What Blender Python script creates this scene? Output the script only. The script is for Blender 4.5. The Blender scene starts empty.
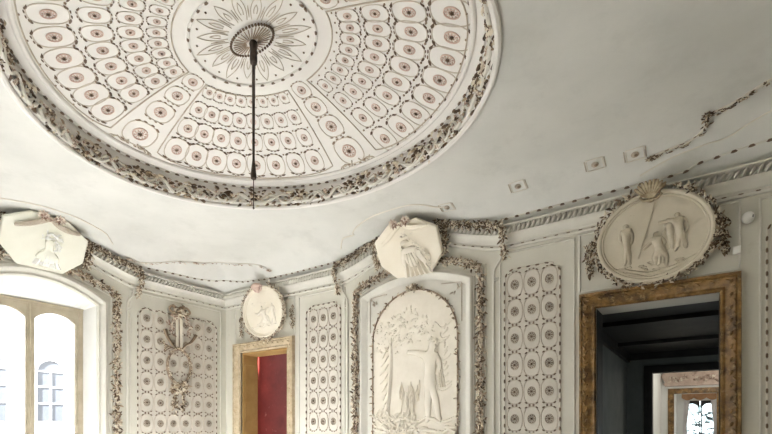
import bpy, bmesh, math, random
from mathutils import Vector, Matrix
random.seed(7)
PI = math.pi
scene = bpy.context.scene
COL = scene.collection
sin, cos, rad = math.sin, math.cos, math.radians

# ------------------------------------------------------------------ room dimensions (metres)
ZC = 4.094            # flat part of the ceiling
ZW = 3.77             # top of the cornice, where the cove starts
COVE = 0.75           # width of the cove
XR, YF = 8.2, -5.45   # right wall, front wall
BX, WY = 3.72, -2.71  # axis of the overmantel (back wall) and of the window (left wall)
DCX, DCY = 3.81, -2.61

def rise(d):
    s = max(0.0, min(1.0, (1.15 - abs(d)) / .9))
    return .27 * s ** 1.2
def wall_top(side, s):
    if side == 'B': return ZW + rise(s - BX)
    if side == 'L': return ZW + rise(s - WY)
    return ZW
def ceil_z(x, y):
    t = 0.0
    for d, zw in ((x, ZW + rise(y - WY)), (-y, ZW + rise(x - BX)), (XR - x, ZW), (y - YF, ZW)):
        k = max(0.0, 1 - max(d, 0.0) / COVE)
        t += ((ZC - zw) * k ** 2.2) ** 3
    return ZC - t ** (1 / 3)

# ------------------------------------------------------------------ materials
def new_mat(name):
    m = bpy.data.materials.new(name); m.use_nodes = True
    nt = m.node_tree
    return m, nt, nt.nodes['Principled BSDF']
def ramp(nt, fac, stops):
    r = nt.nodes.new('ShaderNodeValToRGB'); e = r.color_ramp.elements
    while len(e) < len(stops): e.new(0.5)
    for i, (p, c) in enumerate(stops):
        e[i].position = p; e[i].color = (*c, 1)
    nt.links.new(fac, r.inputs[0]); return r.outputs[0]
def noise(nt, scale, detail=4, coord='Object', rough=.55, vec_scale=None):
    tc = nt.nodes.new('ShaderNodeTexCoord'); n = nt.nodes.new('ShaderNodeTexNoise')
    n.inputs['Scale'].default_value = scale; n.inputs['Detail'].default_value = detail; n.inputs['Roughness'].default_value = rough
    src = tc.outputs[coord]
    if vec_scale:
        mp = nt.nodes.new('ShaderNodeMapping'); mp.inputs['Scale'].default_value = vec_scale
        nt.links.new(src, mp.inputs[0]); src = mp.outputs[0]
    nt.links.new(src, n.inputs['Vector']); return n.outputs['Fac']
def plaster(name, a, b, scale=1.6, rough=.85, bump=.08, bscale=60, spots=None):
    m, nt, p = new_mat(name)
    c = ramp(nt, noise(nt, scale, 6, rough=.62), [(.34, a), (.66, b)])
    if spots:
        sc, col, lo, hi = spots
        f = noise(nt, sc, 5, rough=.7)
        mr = nt.nodes.new('ShaderNodeMapRange'); mr.inputs['From Min'].default_value = lo; mr.inputs['From Max'].default_value = hi
        nt.links.new(f, mr.inputs['Value'])
        mx = nt.nodes.new('ShaderNodeMix'); mx.data_type = 'RGBA'
        nt.links.new(mr.outputs[0], mx.inputs[0]); nt.links.new(c, mx.inputs[6]); mx.inputs[7].default_value = (*col, 1)
        c = mx.outputs[2]
    nt.links.new(c, p.inputs['Base Color']); p.inputs['Roughness'].default_value = rough
    if bump:
        bn = nt.nodes.new('ShaderNodeBump'); bn.inputs['Strength'].default_value = bump; bn.inputs['Distance'].default_value = .01
        nt.links.new(noise(nt, bscale, 3), bn.inputs['Height']); nt.links.new(bn.outputs[0], p.inputs['Normal'])
    return m
def islands(name, stops, rough=.6):
    m, nt, p = new_mat(name)
    g = nt.nodes.new('ShaderNodeNewGeometry')
    nt.links.new(ramp(nt, g.outputs['Random Per Island'], stops), p.inputs['Base Color'])
    p.inputs['Roughness'].default_value = rough
    return m
M = {}
M['wall'] = plaster('wall_plaster', (.60, .58, .515), (.67, .65, .58), 1.3, spots=(5, (.50, .465, .38), .62, .8))
M['ceil'] = plaster('ceiling_plaster', (.60, .60, .575), (.70, .695, .67), .9, bump=.05, spots=(2.2, (.54, .54, .515), .52, .85))
M['dome'] = plaster('dome_plaster', (.74, .715, .69), (.80, .78, .755), 1.2, bump=.03)
M['trim'] = plaster('trim_plaster', (.62, .60, .55), (.72, .70, .64), 2.5, bump=.04)
M['panel'] = plaster('panel_ground', (.58, .545, .49), (.67, .63, .57), 2.5, bump=.05)
M['cream'] = plaster('cream_stucco', (.79, .725, .61), (.85, .795, .69), 2.0, bump=.03)
M['creamg'] = plaster('pale_green_cream_stucco', (.77, .76, .665), (.835, .825, .74), 2.0, bump=.03)
M['relief'] = plaster('relief_stucco', (.77, .715, .62), (.84, .79, .70), 5.0, bump=.03)
M['grey'] = plaster('grey_relief_stucco', (.60, .545, .44), (.68, .62, .51), 4, bump=.03)
M['greyfig'] = plaster('grey_relief_figures', (.50, .44, .34), (.66, .60, .49), 8, bump=.02)
M['pink'] = plaster('pink_stucco', (.62, .46, .40), (.72, .56, .49), 6, bump=.02)
M['line'] = plaster('raised_line', (.66, .62, .55), (.76, .72, .65), 4, bump=0)
M['dline'] = plaster('worn_line', (.40, .34, .27), (.56, .50, .42), 9, bump=0)
M['mline'] = plaster('fine_raised_line', (.52, .46, .39), (.64, .58, .51), 6, bump=0)
M['brown'] = plaster('brown_gilding', (.085, .05, .03), (.20, .135, .085), 12, rough=.5, bump=0)
M['brown2'] = plaster('worn_brown_gilding', (.20, .135, .09), (.40, .31, .23), 12, rough=.5, bump=0)
M['leaf'] = islands('gilded_leaf_lit_shaded', [(0, (.07, .042, .022)), (.35, (.20, .135, .08)), (.55, (.44, .35, .25)), (.8, (.76, .69, .57))])  # aged gilding; highlights and the shade of gaps are put into the leaf tones
M['leafd'] = islands('gilded_leaf_gap_shade', [(0, (.045, .026, .013)), (.45, (.13, .08, .045)), (.62, (.34, .26, .17)), (.8, (.70, .63, .51))])  # gilding made darker so leaf colour carries the shade between clumps
M['leafp'] = islands('pale_gilded_leaf', [(0, (.24, .15, .11)), (.35, (.42, .31, .25)), (.7, (.62, .52, .44)), (.95, (.76, .69, .60))])
M['shell'] = plaster('shell_gilding', (.26, .19, .11), (.58, .50, .36), 14, bump=0)
M['gilt'] = plaster('aged_gilt_wood', (.06, .032, .012), (.34, .19, .062), 9, rough=.42, bump=.4, bscale=40, spots=(16, (.46, .32, .15), .54, .72))
M['gilt2'] = plaster('bright_gilt_wood', (.42, .33, .21), (.62, .52, .37), 9, rough=.45, bump=.2, bscale=40, spots=(12, (.30, .17, .07), .58, .78))
M['ochre'] = plaster('ochre_wood', (.36, .215, .075), (.50, .325, .13), 3, rough=.5)
M['red'] = plaster('red_lacquer', (.17, .017, .012), (.26, .034, .024), 3, rough=.5, spots=(7, (.50, .22, .16), .62, .76))
M['window'] = plaster('window_wood', (.40, .345, .255), (.50, .44, .335), 6, rough=.6, bump=.03)
M['white'] = plaster('white_paint', (.80, .80, .775), (.85, .85, .83), 3, bump=.02)
M['plastic'] = plaster('white_plastic', (.80, .79, .76), (.84, .83, .80), 5, rough=.4, bump=0)
M['black'] = plaster('black_plastic', (.02, .02, .02), (.03, .03, .03), 5, rough=.4, bump=0)
M['iron'] = plaster('dark_iron', (.032, .02, .014), (.075, .048, .032), 20, rough=.55, bump=.1)
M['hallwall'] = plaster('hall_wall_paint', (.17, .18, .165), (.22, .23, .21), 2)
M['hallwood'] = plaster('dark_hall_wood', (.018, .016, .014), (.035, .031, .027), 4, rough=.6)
M['floor'] = plaster('floor_terrazzo', (.56, .54, .51), (.68, .66, .63), 3, rough=.4, bump=0, spots=(40, (.32, .25, .19), .6, .7))
M['facade'] = plaster('facade_render', (.55, .545, .53), (.62, .615, .60), .5, bump=0)
M['paneblue'] = plaster('facade_window_glass', (.085, .093, .108), (.115, .125, .14), .8, rough=.3, bump=0)
M['stone'] = plaster('pink_stone', (.45, .33, .27), (.62, .50, .43), 7, bump=.1)
M['cloth'] = plaster('white_curtain', (.72, .69, .70), (.82, .80, .80), 4, bump=0)
M['valance'] = plaster('brown_valance_cloth', (.30, .15, .07), (.45, .26, .14), 6, bump=.05)
M['foliage'] = islands('tree_leaf', [(0, (.05, .066, .068)), (.6, (.075, .10, .10)), (1, (.13, .16, .165))])
m, nt, p = new_mat('window_glass')
nt.nodes.remove(p)
tr = nt.nodes.new('ShaderNodeBsdfTransparent'); gl = nt.nodes.new('ShaderNodeBsdfGlossy'); gl.inputs['Roughness'].default_value = .02
fr = nt.nodes.new('ShaderNodeFresnel'); fr.inputs[0].default_value = 1.25
mx = nt.nodes.new('ShaderNodeMixShader')
nt.links.new(fr.outputs[0], mx.inputs[0]); nt.links.new(tr.outputs[0], mx.inputs[1]); nt.links.new(gl.outputs[0], mx.inputs[2])
nt.links.new(mx.outputs[0], nt.nodes['Material Output'].inputs[0])
M['glass'] = m

# ------------------------------------------------------------------ mesh builder
class MB:
    def __init__(s): s.v = []; s.f = []; s.m = []
    def add(s, vs, fs, mi=0):
        o = len(s.v); s.v += [tuple(q) for q in vs]
        for f in fs: s.f.append([i + o for i in f]); s.m.append(mi)
    def data(s, name, mats, smooth=True):
        me = bpy.data.meshes.new(name); me.from_pydata(s.v, [], s.f)
        for k in (mats if isinstance(mats, (list, tuple)) else [mats]): me.materials.append(M[k])
        me.polygons.foreach_set('material_index', s.m)
        me.polygons.foreach_set('use_smooth', [smooth] * len(s.f))
        bm = bmesh.new(); bm.from_mesh(me); bmesh.ops.recalc_face_normals(bm, faces=bm.faces); bm.to_mesh(me); bm.free()
        if smooth:
            try: me.set_sharp_from_angle(angle=rad(40))
            except Exception: pass
        me.update(); return me
    def build(s, name, mats, parent=None, smooth=True, matrix=None):
        return link(name, s.data(name, mats, smooth), parent, matrix)
    def box(s, a, b, mi=0):
        (x0, y0, z0), (x1, y1, z1) = a, b
        s.add([(x0, y0, z0), (x1, y0, z0), (x1, y1, z0), (x0, y1, z0), (x0, y0, z1), (x1, y0, z1), (x1, y1, z1), (x0, y1, z1)],
              [(0, 3, 2, 1), (4, 5, 6, 7), (0, 1, 5, 4), (1, 2, 6, 5), (2, 3, 7, 6), (3, 0, 4, 7)], mi)
    def ell(s, c, ax, seg=8, ring=5, mi=0):
        c = Vector(c)
        if not isinstance(ax[0], Vector): ax = (Vector((ax[0], 0, 0)), Vector((0, ax[1], 0)), Vector((0, 0, ax[2])))
        vs = [c + ax[2]]; fs = []
        for i in range(1, ring):
            a = PI * i / ring
            for k in range(seg):
                b = 2 * PI * k / seg
                vs.append(c + ax[0] * (sin(a) * cos(b)) + ax[1] * (sin(a) * sin(b)) + ax[2] * cos(a))
        vs.append(c - ax[2]); n = len(vs) - 1
        for k in range(seg):
            k2 = (k + 1) % seg
            fs.append((0, 1 + k, 1 + k2))
            for i in range(ring - 2):
                o = 1 + i * seg; fs.append((o + k, o + seg + k, o + seg + k2, o + k2))
            o = 1 + (ring - 2) * seg; fs.append((n, o + k2, o + k))
        s.add(vs, fs, mi)
    def tube(s, pts, r, n=5, closed=False, mi=0, up=(0, 0, 1), flat=1.0):
        pts = [Vector(q) for q in pts]; N = len(pts); vs = []; fs = []; up = Vector(up)
        for i, q in enumerate(pts):
            a = pts[(i - 1) % N] if (closed or i > 0) else q
            b = pts[(i + 1) % N] if (closed or i < N - 1) else q
            t = (b - a).normalized()
            u = up.cross(t)
            if u.length < 1e-4: u = Vector((1, 0, 0)).cross(t)
            u.normalize(); w = t.cross(u)
            rr = r[i] if isinstance(r, (list, tuple)) else r
            for k in range(n):
                an = 2 * PI * k / n
                vs.append(q + u * (rr * cos(an)) + w * (rr * flat * sin(an)))
        for i in range(N if closed else N - 1):
            j = (i + 1) % N
            for k in range(n):
                k2 = (k + 1) % n; fs.append((i * n + k, i * n + k2, j * n + k2, j * n + k))
        if not closed:
            fs.append(tuple(range(n))); fs.append(tuple(range((N - 1) * n, N * n)))
        s.add(vs, fs, mi)
    def sweep(s, rows, closed=False, cap=True, mi=0, ring=True):
        """rows: list of equally long point lists; ring: each row is a closed loop"""
        n = len(rows[0]); vs = [q for r in rows for q in r]; fs = []
        N = len(rows)
        for i in range(N if closed else N - 1):
            j = (i + 1) % N
            for k in range(n if ring else n - 1):
                k2 = (k + 1) % n; fs.append((i * n + k, i * n + k2, j * n + k2, j * n + k))
        if cap and not closed and ring:
            fs.append(tuple(range(n))); fs.append(tuple(range((N - 1) * n, N * n)))
        s.add(vs, fs, mi)
    def leaf(s, p, d, nrm, L, W, T, mi=0):
        p = Vector(p); d = Vector(d).normalized(); nrm = Vector(nrm)
        sd = d.cross(nrm)
        if sd.length < 1e-4: sd = d.orthogonal()
        sd.normalize(); up = sd.cross(d)
        a = p + d * (L * .3); b = p + d * (L * .68) + up * (T * .8)
        vs = [p, a + sd * W * .5, a + up * T, a - sd * W * .5, a - up * T * .4,
              b + sd * W * .36, b + up * T * .7, b - sd * W * .36, b - up * T * .4, p + d * L - up * T * .2]
        fs = [(0, 1, 2), (0, 2, 3), (0, 3, 4), (0, 4, 1)]
        for k in range(4): fs.append((1 + k, 5 + k, 5 + (k + 1) % 4, 1 + (k + 1) % 4))
        fs += [(5, 9, 6), (6, 9, 7), (7, 9, 8), (8, 9, 5)]
        s.add(vs, fs, mi)
    def flower(s, c, nrm, r, mi=0, petals=5, cmi=None):
        c = Vector(c); nrm = Vector(nrm).normalized(); u = nrm.orthogonal().normalized(); w = nrm.cross(u)
        a0 = random.random() * 6
        for k in range(petals):
            a = a0 + 2 * PI * k / petals; d = u * cos(a) + w * sin(a)
            s.ell(c + d * r * .55, (d * r * .5, nrm.cross(d) * r * .36, nrm * r * .3), 6, 4, mi)
        s.ell(c + nrm * r * .18, (u * r * .28, w * r * .28, nrm * r * .3), 6, 4, mi if cmi is None else cmi)
    def prism(s, outline, z0, z1, bevel=0, mi=0):
        """outline of (x,y) in the local plane, thickness along z; centroid-scaled bevel on the z1 side"""
        n = len(outline); cx = sum(q[0] for q in outline) / n; cy = sum(q[1] for q in outline) / n
        size = max(max(abs(q[0] - cx), abs(q[1] - cy)) for q in outline)
        k = 1 - bevel / size
        vs = [(x, y, z0) for x, y in outline] + [(x, y, z1 - bevel * .6) for x, y in outline]
        vs += [(cx + (x - cx) * k, cy + (y - cy) * k, z1) for x, y in outline]
        fs = [tuple(range(n)), tuple(range(2 * n, 3 * n))]
        for i in range(n):
            j = (i + 1) % n
            fs.append((i, j, n + j, n + i)); fs.append((n + i, n + j, 2 * n + j, 2 * n + i))
        s.add(vs, fs, mi)

def link(name, data, parent=None, matrix=None):
    o = bpy.data.objects.new(name, data); COL.objects.link(o)
    if parent is not None: o.parent = parent
    if matrix is not None: o.matrix_local = matrix
    return o
def tag(o, label, cat, group=None):
    o['label'] = label; o['category'] = cat
    if group: o['group'] = group
    return o
def thing(name, label, cat, matrix, group=None):
    o = bpy.data.objects.new(name, None); COL.objects.link(o); o.matrix_world = matrix
    o.empty_display_size = .1
    return tag(o, label, cat, group)
def struct(o): o['kind'] = 'structure'; return o

# local frames: X to the right along the wall, Y up, Z out into the room
def FB(x, z, d=0.0, lean=0.0):
    m = Matrix(((1, 0, 0, x), (0, 0, -1, -d), (0, 1, 0, z), (0, 0, 0, 1)))
    return m @ Matrix.Rotation(lean, 4, 'X')
def FL(y, z, d=0.0, lean=0.0):
    m = Matrix(((0, 0, 1, d), (1, 0, 0, y), (0, 1, 0, z), (0, 0, 0, 1)))
    return m @ Matrix.Rotation(lean, 4, 'X')
WB = FB(0, 0); WL = FL(0, 0)          # wall frames at the origin: local (s, z, out)

def resample(pts, step, closed=False):
    pts = [Vector(q) for q in pts]
    if closed: pts = pts + [pts[0]]
    out = [pts[0]]; acc = 0.0
    for a, b in zip(pts, pts[1:]):
        L = (b - a).length
        if L < 1e-9: continue
        t = step - acc
        while t <= L:
            out.append(a + (b - a) * (t / L)); t += step
        acc = L - (t - step)
    return out
def smooth_path(ctrl, n=8, closed=False):
    c = [Vector(q) for q in ctrl]; N = len(c); out = []
    for i in range(N if closed else N - 1):
        if closed: p0, p1, p2, p3 = c[(i - 1) % N], c[i], c[(i + 1) % N], c[(i + 2) % N]
        else: p0, p1, p2, p3 = c[max(i - 1, 0)], c[i], c[i + 1], c[min(i + 2, N - 1)]
        for k in range(n):
            t = k / n
            out.append(.5 * ((2 * p1) + (p2 - p0) * t + (2 * p0 - 5 * p1 + 4 * p2 - p3) * t * t + (3 * p1 - p0 - 3 * p2 + p3) * t ** 3))
    if not closed: out.append(c[-1])
    return out
def dashes(mb, pts, pitch, L, r, closed=False, mi=0, out=Vector((0, 0, 1)), lift=0.0):
    q = resample(pts, pitch, closed)
    for i in range(len(q)):
        a = q[max(i - 1, 0)]; b = q[min(i + 1, len(q) - 1)]
        t = (b - a)
        if t.length < 1e-6: continue
        t.normalize(); sd = t.cross(out).normalized()
        mb.ell(q[i] + out * lift, (t * L * .5, sd * r, out * r), 6, 4, mi)
def garland(mb, pts, width, n, L=.075, depth=.05, out=Vector((0, 0, 1)), flowers=.12, mi=0, fmi=None, along=.7, berries=.15):
    """carved foliage heaped along a path lying on a surface with outward normal `out`"""
    q = resample(pts, .01); N = len(q)
    for i in range(n):
        k = random.randrange(N); a = q[max(k - 1, 0)]; b = q[min(k + 1, N - 1)]
        t = (b - a).normalized() if (b - a).length > 1e-6 else Vector((1, 0, 0))
        sd = t.cross(out).normalized()
        off = random.gauss(0, .42); off = max(-1, min(1, off))
        h = depth * (1 - .65 * off * off) * random.uniform(.35, 1)
        p = q[k] + sd * off * width * .5 + out * h
        x = random.random()
        if x < flowers: mb.flower(p + out * .008, out + sd * off * .6, random.uniform(.6, 1) * L * .48, mi if fmi is None else fmi)
        elif x < flowers + berries:
            r = random.uniform(.10, .17) * L; mb.ell(p + out * .01, (r, r, r), 6, 4, mi)
        else:
            d = t * random.choice((1, 1, -1)) * along + sd * (off * .9 + random.uniform(-.55, .55)) + out * random.uniform(-.1, .5)
            l = L * random.uniform(.6, 1.15); mb.leaf(p, d, out + sd * random.uniform(-.5, .5), l, l * .42, l * .10, mi)

# ------------------------------------------------------------------ camera
cam = bpy.data.cameras.new('camera'); co = bpy.data.objects.new('camera', cam); COL.objects.link(co)
co.location = (6.767, -5.062, 1.6)
fwd = Vector((-.56504, .82506, 0))
co.rotation_euler = fwd.to_track_quat('-Z', 'Y').to_euler()
cam.sensor_width = 36; cam.lens = 470 / 772 * 36; cam.shift_y = (425 - 217) / 772; cam.clip_start = .05
scene.camera = co

# ------------------------------------------------------------------ room shell
def wall_cells(name, mat, frame, s0, s1, z1, th, holes, revmat=None):
    """wall slab with rectangular holes that reach the floor or not: holes = (sa, sb, za, zb)"""
    mb = MB()
    ss = sorted({s0, s1, *[h[0] for h in holes], *[h[1] for h in holes]}); zs = sorted({0.0, z1, *[h[2] for h in holes], *[h[3] for h in holes]})
    solid = lambda a, b: not any(h[0] < a < h[1] and h[2] < b < h[3] for h in holes)
    for i in range(len(ss) - 1):
        for j in range(len(zs) - 1):
            a, b, c, d = ss[i], ss[i + 1], zs[j], zs[j + 1]
            if not solid((a + b) / 2, (c + d) / 2): continue
            mb.add([(a, c, 0), (b, c, 0), (b, d, 0), (a, d, 0)], [(0, 1, 2, 3)]); mb.add([(a, c, -th), (b, c, -th), (b, d, -th), (a, d, -th)], [(3, 2, 1, 0)])
    for a, b, c, d in holes:
        mb.add([(a, c, 0), (a, d, 0), (a, d, -th), (a, c, -th)], [(0, 1, 2, 3)], 1)
        mb.add([(b, c, 0), (b, d, 0), (b, d, -th), (b, c, -th)], [(0, 1, 2, 3)], 1)
        mb.add([(a, d, 0), (b, d, 0), (b, d, -th), (a, d, -th)], [(0, 1, 2, 3)], 1)
        if c > 0: mb.add([(a, c, 0), (b, c, 0), (b, c, -th), (a, c, -th)], [(0, 1, 2, 3)], 1)
    me = mb.data(name, [mat, revmat or mat], False)
    o = link(name, me, None, frame); return struct(o)
DB = (.40, 1.49, 2.79); DC = (5.845, 6.855, 2.765)      # door openings in the back wall
TH = .33
wall_cells('wall_back', 'wall', WB, -.35, XR + .35, 4.3, TH, [(DB[0], DB[1], 0, DB[2]), (DC[0], DC[1], 0, DC[2])], 'trim')
FRONT_M = Matrix(((-1, 0, 0, XR), (0, 0, 1, YF), (0, 1, 0, 0), (0, 0, 0, 1)))    # local s runs from the right wall leftwards
FW = [(XR - 1.9, XR - .7, .6, 3.15), (XR - 3.7, XR - 2.5, .6, 3.15)]              # two more windows, behind the camera
wall_cells('wall_front', 'wall', FRONT_M, -.35, XR + .35, 4.3, TH, FW, 'white')
RIGHT_M = Matrix(((0, 0, -1, XR), (-1, 0, 0, 0), (0, 1, 0, 0), (0, 0, 0, 1)))
wall_cells('wall_right', 'wall', RIGHT_M, -.35, -YF + .35, 4.3, TH, [])
mb = MB(); mb.box((-.35, YF - .35, -.12), (XR + .35, .33, 0)); struct(mb.build('floor', 'floor', smooth=False))

# left wall with the arched, splayed window opening
HW, SP, AP = .66, 3.20, 3.40       # half width, springing, crown of the arch on the room side
FHW, FT, FD = .60, 3.165, .28      # frame half width, frame top, depth of the frame behind the wall face
SILL = .75
def arch(half, spring, crown, n=20, y0=SILL, c=0.0):
    """open path up the left jamb, over the segmental arch and down the right jamb (s, z)"""
    h = crown - spring; R = (half * half + h * h) / (2 * h); a = math.asin(min(1, half / R)); pts = [(c - half, y0)]
    for i in range(n + 1):
        t = -a + 2 * a * i / n; pts.append((c + R * sin(t), crown - R + R * cos(t)))
    pts.append((c + half, y0)); return pts
mb = MB(); n = 20
A = arch(HW, SP, AP, n, SILL, WY); inner = A[1:-1]
top = [(p[0], 4.3) for p in inner]
vs = [(p[0], p[1], 0) for p in inner] + [(p[0], p[1], 0) for p in top]
mb.add(vs, [(i, i + 1, n + 2 + i, n + 1 + i) for i in range(n)])
l, r = WY - HW, WY + HW
for a, b, c, d in ((YF - .35, l, 0, SILL), (YF - .35, l, SILL, SP), (YF - .35, l, SP, 4.3), (r, .35, 0, SILL), (r, .35, SILL, SP), (r, .35, SP, 4.3), (l, r, 0, SILL)):
    mb.add([(a, c, 0), (b, c, 0), (b, d, 0), (a, d, 0)], [(0, 1, 2, 3)])
F = [(WY - FHW, SILL)] + [(WY - FHW + 2 * FHW * i / n, FT) for i in range(n + 1)] + [(WY + FHW, SILL)]
vs = [(p[0], p[1], 0) for p in A] + [(p[0], p[1], -FD) for p in F] + [(p[0], p[1], -.45) for p in F]
N = len(A)
mb.add(vs, [(i, i + 1, N + i + 1, N + i) for i in range(N - 1)] + [(N + i, N + i + 1, 2 * N + i + 1, 2 * N + i) for i in range(N - 1)] + [(0, N - 1, 2 * N - 1, N), (N, 2 * N - 1, 3 * N - 1, 2 * N)], 1)
for a, b, c, d in ((YF - .35, WY - FHW, 0, 4.3), (WY + FHW, .35, 0, 4.3), (WY - FHW, WY + FHW, 0, SILL), (WY - FHW, WY + FHW, FT, 4.3)):
    mb.add([(a, c, -.45), (b, c, -.45), (b, d, -.45), (a, d, -.45)], [(0, 3, 2, 1)])
struct(link('wall_left', mb.data('wall_left', ['wall', 'white'], False), None, WL))

# ceiling with cove, lunette rises and the oval opening of the dome
RA, RB = 1.922, 1.574
mb = MB(); SEG, RING = 240, 44
angs = sorted([2 * PI * i / SEG for i in range(SEG)] + [math.atan2(y - DCY, x - DCX) % (2 * PI) for x in (0, XR) for y in (0, YF)])
rows = []
for a in angs:
    e = Vector((DCX + RA * cos(a) * 1, DCY + RB * sin(a)))
    ph = a; dx, dy = cos(ph), sin(ph)
    # boundary of the room along the same angle
    ts = []
    if dx > 1e-9: ts.append((XR - DCX) / dx)
    if dx < -1e-9: ts.append((0 - DCX) / dx)
    if dy > 1e-9: ts.append((0 - DCY) / dy)
    if dy < -1e-9: ts.append((YF - DCY) / dy)
    t = min(ts); b = Vector((DCX + dx * t, DCY + dy * t)); row = []
    for k in range(RING + 1):
        u = k / RING; u = 1 - (1 - u) ** 1.7
        q = e.lerp(b, u); row.append((q.x, q.y, ceil_z(q.x, q.y)))
    rows.append(row)
mb.sweep(rows, closed=True, ring=False)
struct(mb.build('ceiling', 'ceil'))

# cornice: rope moulding, fascia and ribbon of dark dashes on each wall
PROFILE = [(0, -.222), (.03, -.222), (.036, -.205), (.018, -.186), (.018, -.176), (.034, -.165), (.040, -.125), (.066, -.092), (.088, -.08), (.060, -.072), (.056, -.006), (.125, -.002), (.125, .010), (.05, .018), (0, .018)]
def cornice(name, frame, s0, s1, side):
    mb = MB(); n = max(2, int((s1 - s0) / .06)); ss = [s0 + (s1 - s0) * i / n for i in range(n + 1)]
    mb.sweep([[(s, wall_top(side, s) + v, d) for d, v in PROFILE] for s in ss])
    o = struct(link(name, mb.data(name, ['trim']), None, frame))
    mr = MB(); k = int((s1 - s0) / .052)
    for i in range(k):
        s = s0 + (i + .5) * (s1 - s0) / k; z = wall_top(side, s) - .04
        sl = (wall_top(side, s + .02) - wall_top(side, s - .02)) / .04
        ax = Vector((.021, .036 + sl * .02, 0)); mr.ell((s, z, .082), (ax, Vector((-.0135, .007, 0)), Vector((0, 0, .036))), 8, 6)
    mr.build('rope_moulding', 'trim', o)
    md = MB(); pts = [(s, wall_top(side, s) - .197, .027) for s in ss]
    md.tube([Vector(q) for q in pts], .006, 4, mi=0); dashes(md, pts, .118, .05, .0095, mi=1)
    md.build('ribbon_moulding', ['trim', 'brown'], o)
    return o
cornice('trim_1', WB, 0, XR, 'B'); cornice('trim_2', WL, YF, 0, 'L')
cornice('trim_3', RIGHT_M, 0, -YF, 'R'); cornice('trim_4', FRONT_M, 0, XR, 'F')

# raised ribbon and lines on the cove
def ceil_pts(xy, off=.004): return [Vector((x, y, ceil_z(x, y) - off)) for x, y in xy]
def cove_ribbon(name, ctrl):
    q = smooth_path([(x, y, 0) for x, y in ctrl], 10); pts = ceil_pts([(v.x, v.y) for v in resample(q, .03)])
    mb = MB(); mb.tube(pts, .009, 5); dashes(mb, pts, .118, .06, .0125, mi=1, out=Vector((0, 0, -1)), lift=.004)
    return struct(mb.build(name, ['trim', 'brown']))
def cove_line(name, ctrl, r=.009):
    q = smooth_path([(x, y, 0) for x, y in ctrl], 10); mb = MB(); mb.tube(ceil_pts([(v.x, v.y) for v in resample(q, .03)]), r, 6)
    return struct(mb.build(name, 'line'))
cove_ribbon('trim_5', [(4.72, -.095), (5.2, -.098), (5.8, -.099), (6.4, -.10), (6.58, -.103), (6.64, -.118), (6.69, -.139), (6.8, -.147), (7.1, -.17), (7.6, -.18), (8.0, -.2)])
cove_ribbon('trim_6', [(.10, -1.75), (.105, -1.5), (.13, -1.1), (.16, -.6), (.25, -.30), (.55, -.166), (.9, -.128), (1.25, -.105), (1.76, -.10), (2.4, -.10), (2.6, -.10)])
cove_line('trim_7', [(2.72, -.22), (2.86, -.34), (3.02, -.33), (3.04, -.37), (3.18, -.45), (3.45, -.53), (3.72, -.55), (3.99, -.53), (4.14, -.45), (4.24, -.37), (4.40, -.33)])
cove_line('trim_8', [(.22, -3.71), (.34, -3.53), (.33, -3.38), (.37, -3.35), (.45, -3.12), (.53, -2.86), (.54, -2.60), (.49, -2.38), (.40, -2.13), (.33, -2.05), (.24, -1.95)])
cove_line('trim_9', [(6.25, -.16), (6.5, -.235), (6.71, -.265), (6.9, -.275), (7.0, -.32), (7.175, -.39), (7.5, -.46)], .006)

# ------------------------------------------------------------------ dome
TILT = rad(2.5)
def d_a(t): return 1.84 * t
def d_b(t): return 1.15 * (-.0704 + 1.42 * t) if t > .303 else 1.366 * t
def d_z(t): return 4.308 + .335 * (1 - t * t)
def dome_p(t, th, off=0.0):
    p = Vector((DCX + d_a(t) * cos(th + TILT), DCY + d_b(t) * sin(th + TILT), d_z(t)))
    if off:
        e = 1e-3
        n = (dome_p(t + e, th) - dome_p(t - e, th)).cross(dome_p(t, th + e) - dome_p(t, th - e)).normalized()
        if n.z > 0: n = -n
        p = p + n * off
    return p
def dome_frame(t, th, scale=1.0, off=0.0):
    e = 1e-3; p = dome_p(t, th, off)
    rd = (dome_p(t + e, th) - dome_p(t - e, th)).normalized()
    n = rd.cross(dome_p(t, th + e) - dome_p(t, th - e)).normalized()
    if n.z > 0: n = -n
    x = rd.cross(n).normalized()
    m = Matrix((x, rd, n)).transposed().to_4x4() @ Matrix.Scale(scale, 4); m.translation = p
    return m
mb = MB(); rows = []
for i in range(144):
    th = 2 * PI * i / 144; c, s_ = cos(th), sin(th)
    row = [Vector((DCX + RA * c, DCY + RB * s_, ZC)), Vector((DCX + (RA - .01) * c, DCY + (RB - .01) * s_, ZC + .03)), Vector((DCX + (RA - .035) * c, DCY + (RB - .018) * s_, ZC + .10)),
           Vector((DCX + (RA - .06) * c, DCY + (RB - .01) * s_, ZC + .18)), Vector((DCX + 1.862 * c, DCY + 1.562 * s_, 4.30))]
    th2 = th - TILT
    row += [dome_p(t, th2) for t in (1.0, .97, .93, .85, .75, .65, .55, .45, .36, .303, .2, .1, .03)]
    rows.append(row)
mb.sweep(rows, closed=True, ring=False)
mb.add([r[-1] for r in rows], [tuple(range(144))])
dome = struct(mb.build('ceiling_dome', 'dome'))
def ring_pts(a, b, z, n=160): return [Vector((DCX + a * cos(2 * PI * i / n), DCY + b * sin(2 * PI * i / n), z)) for i in range(n)]
def oval_ring(mb, a, b, z, r, n=160, mi=0, k=8): mb.tube(ring_pts(a, b, z, n), r, k, True, mi)
mb = MB(); oval_ring(mb, RA + .002, RB + .002, ZC - .006, .024); oval_ring(mb, RA - .02, RB - .02, ZC + .035, .018)
mb.tube([dome_p(.955, 2 * PI * i / 160, .004) for i in range(160)], .022, 8, True)
struct(mb.build('trim_10', 'dome'))
mb = MB(); pts = [dome_p(1.0, 2 * PI * i / 240, .006) for i in range(240)]
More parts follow.
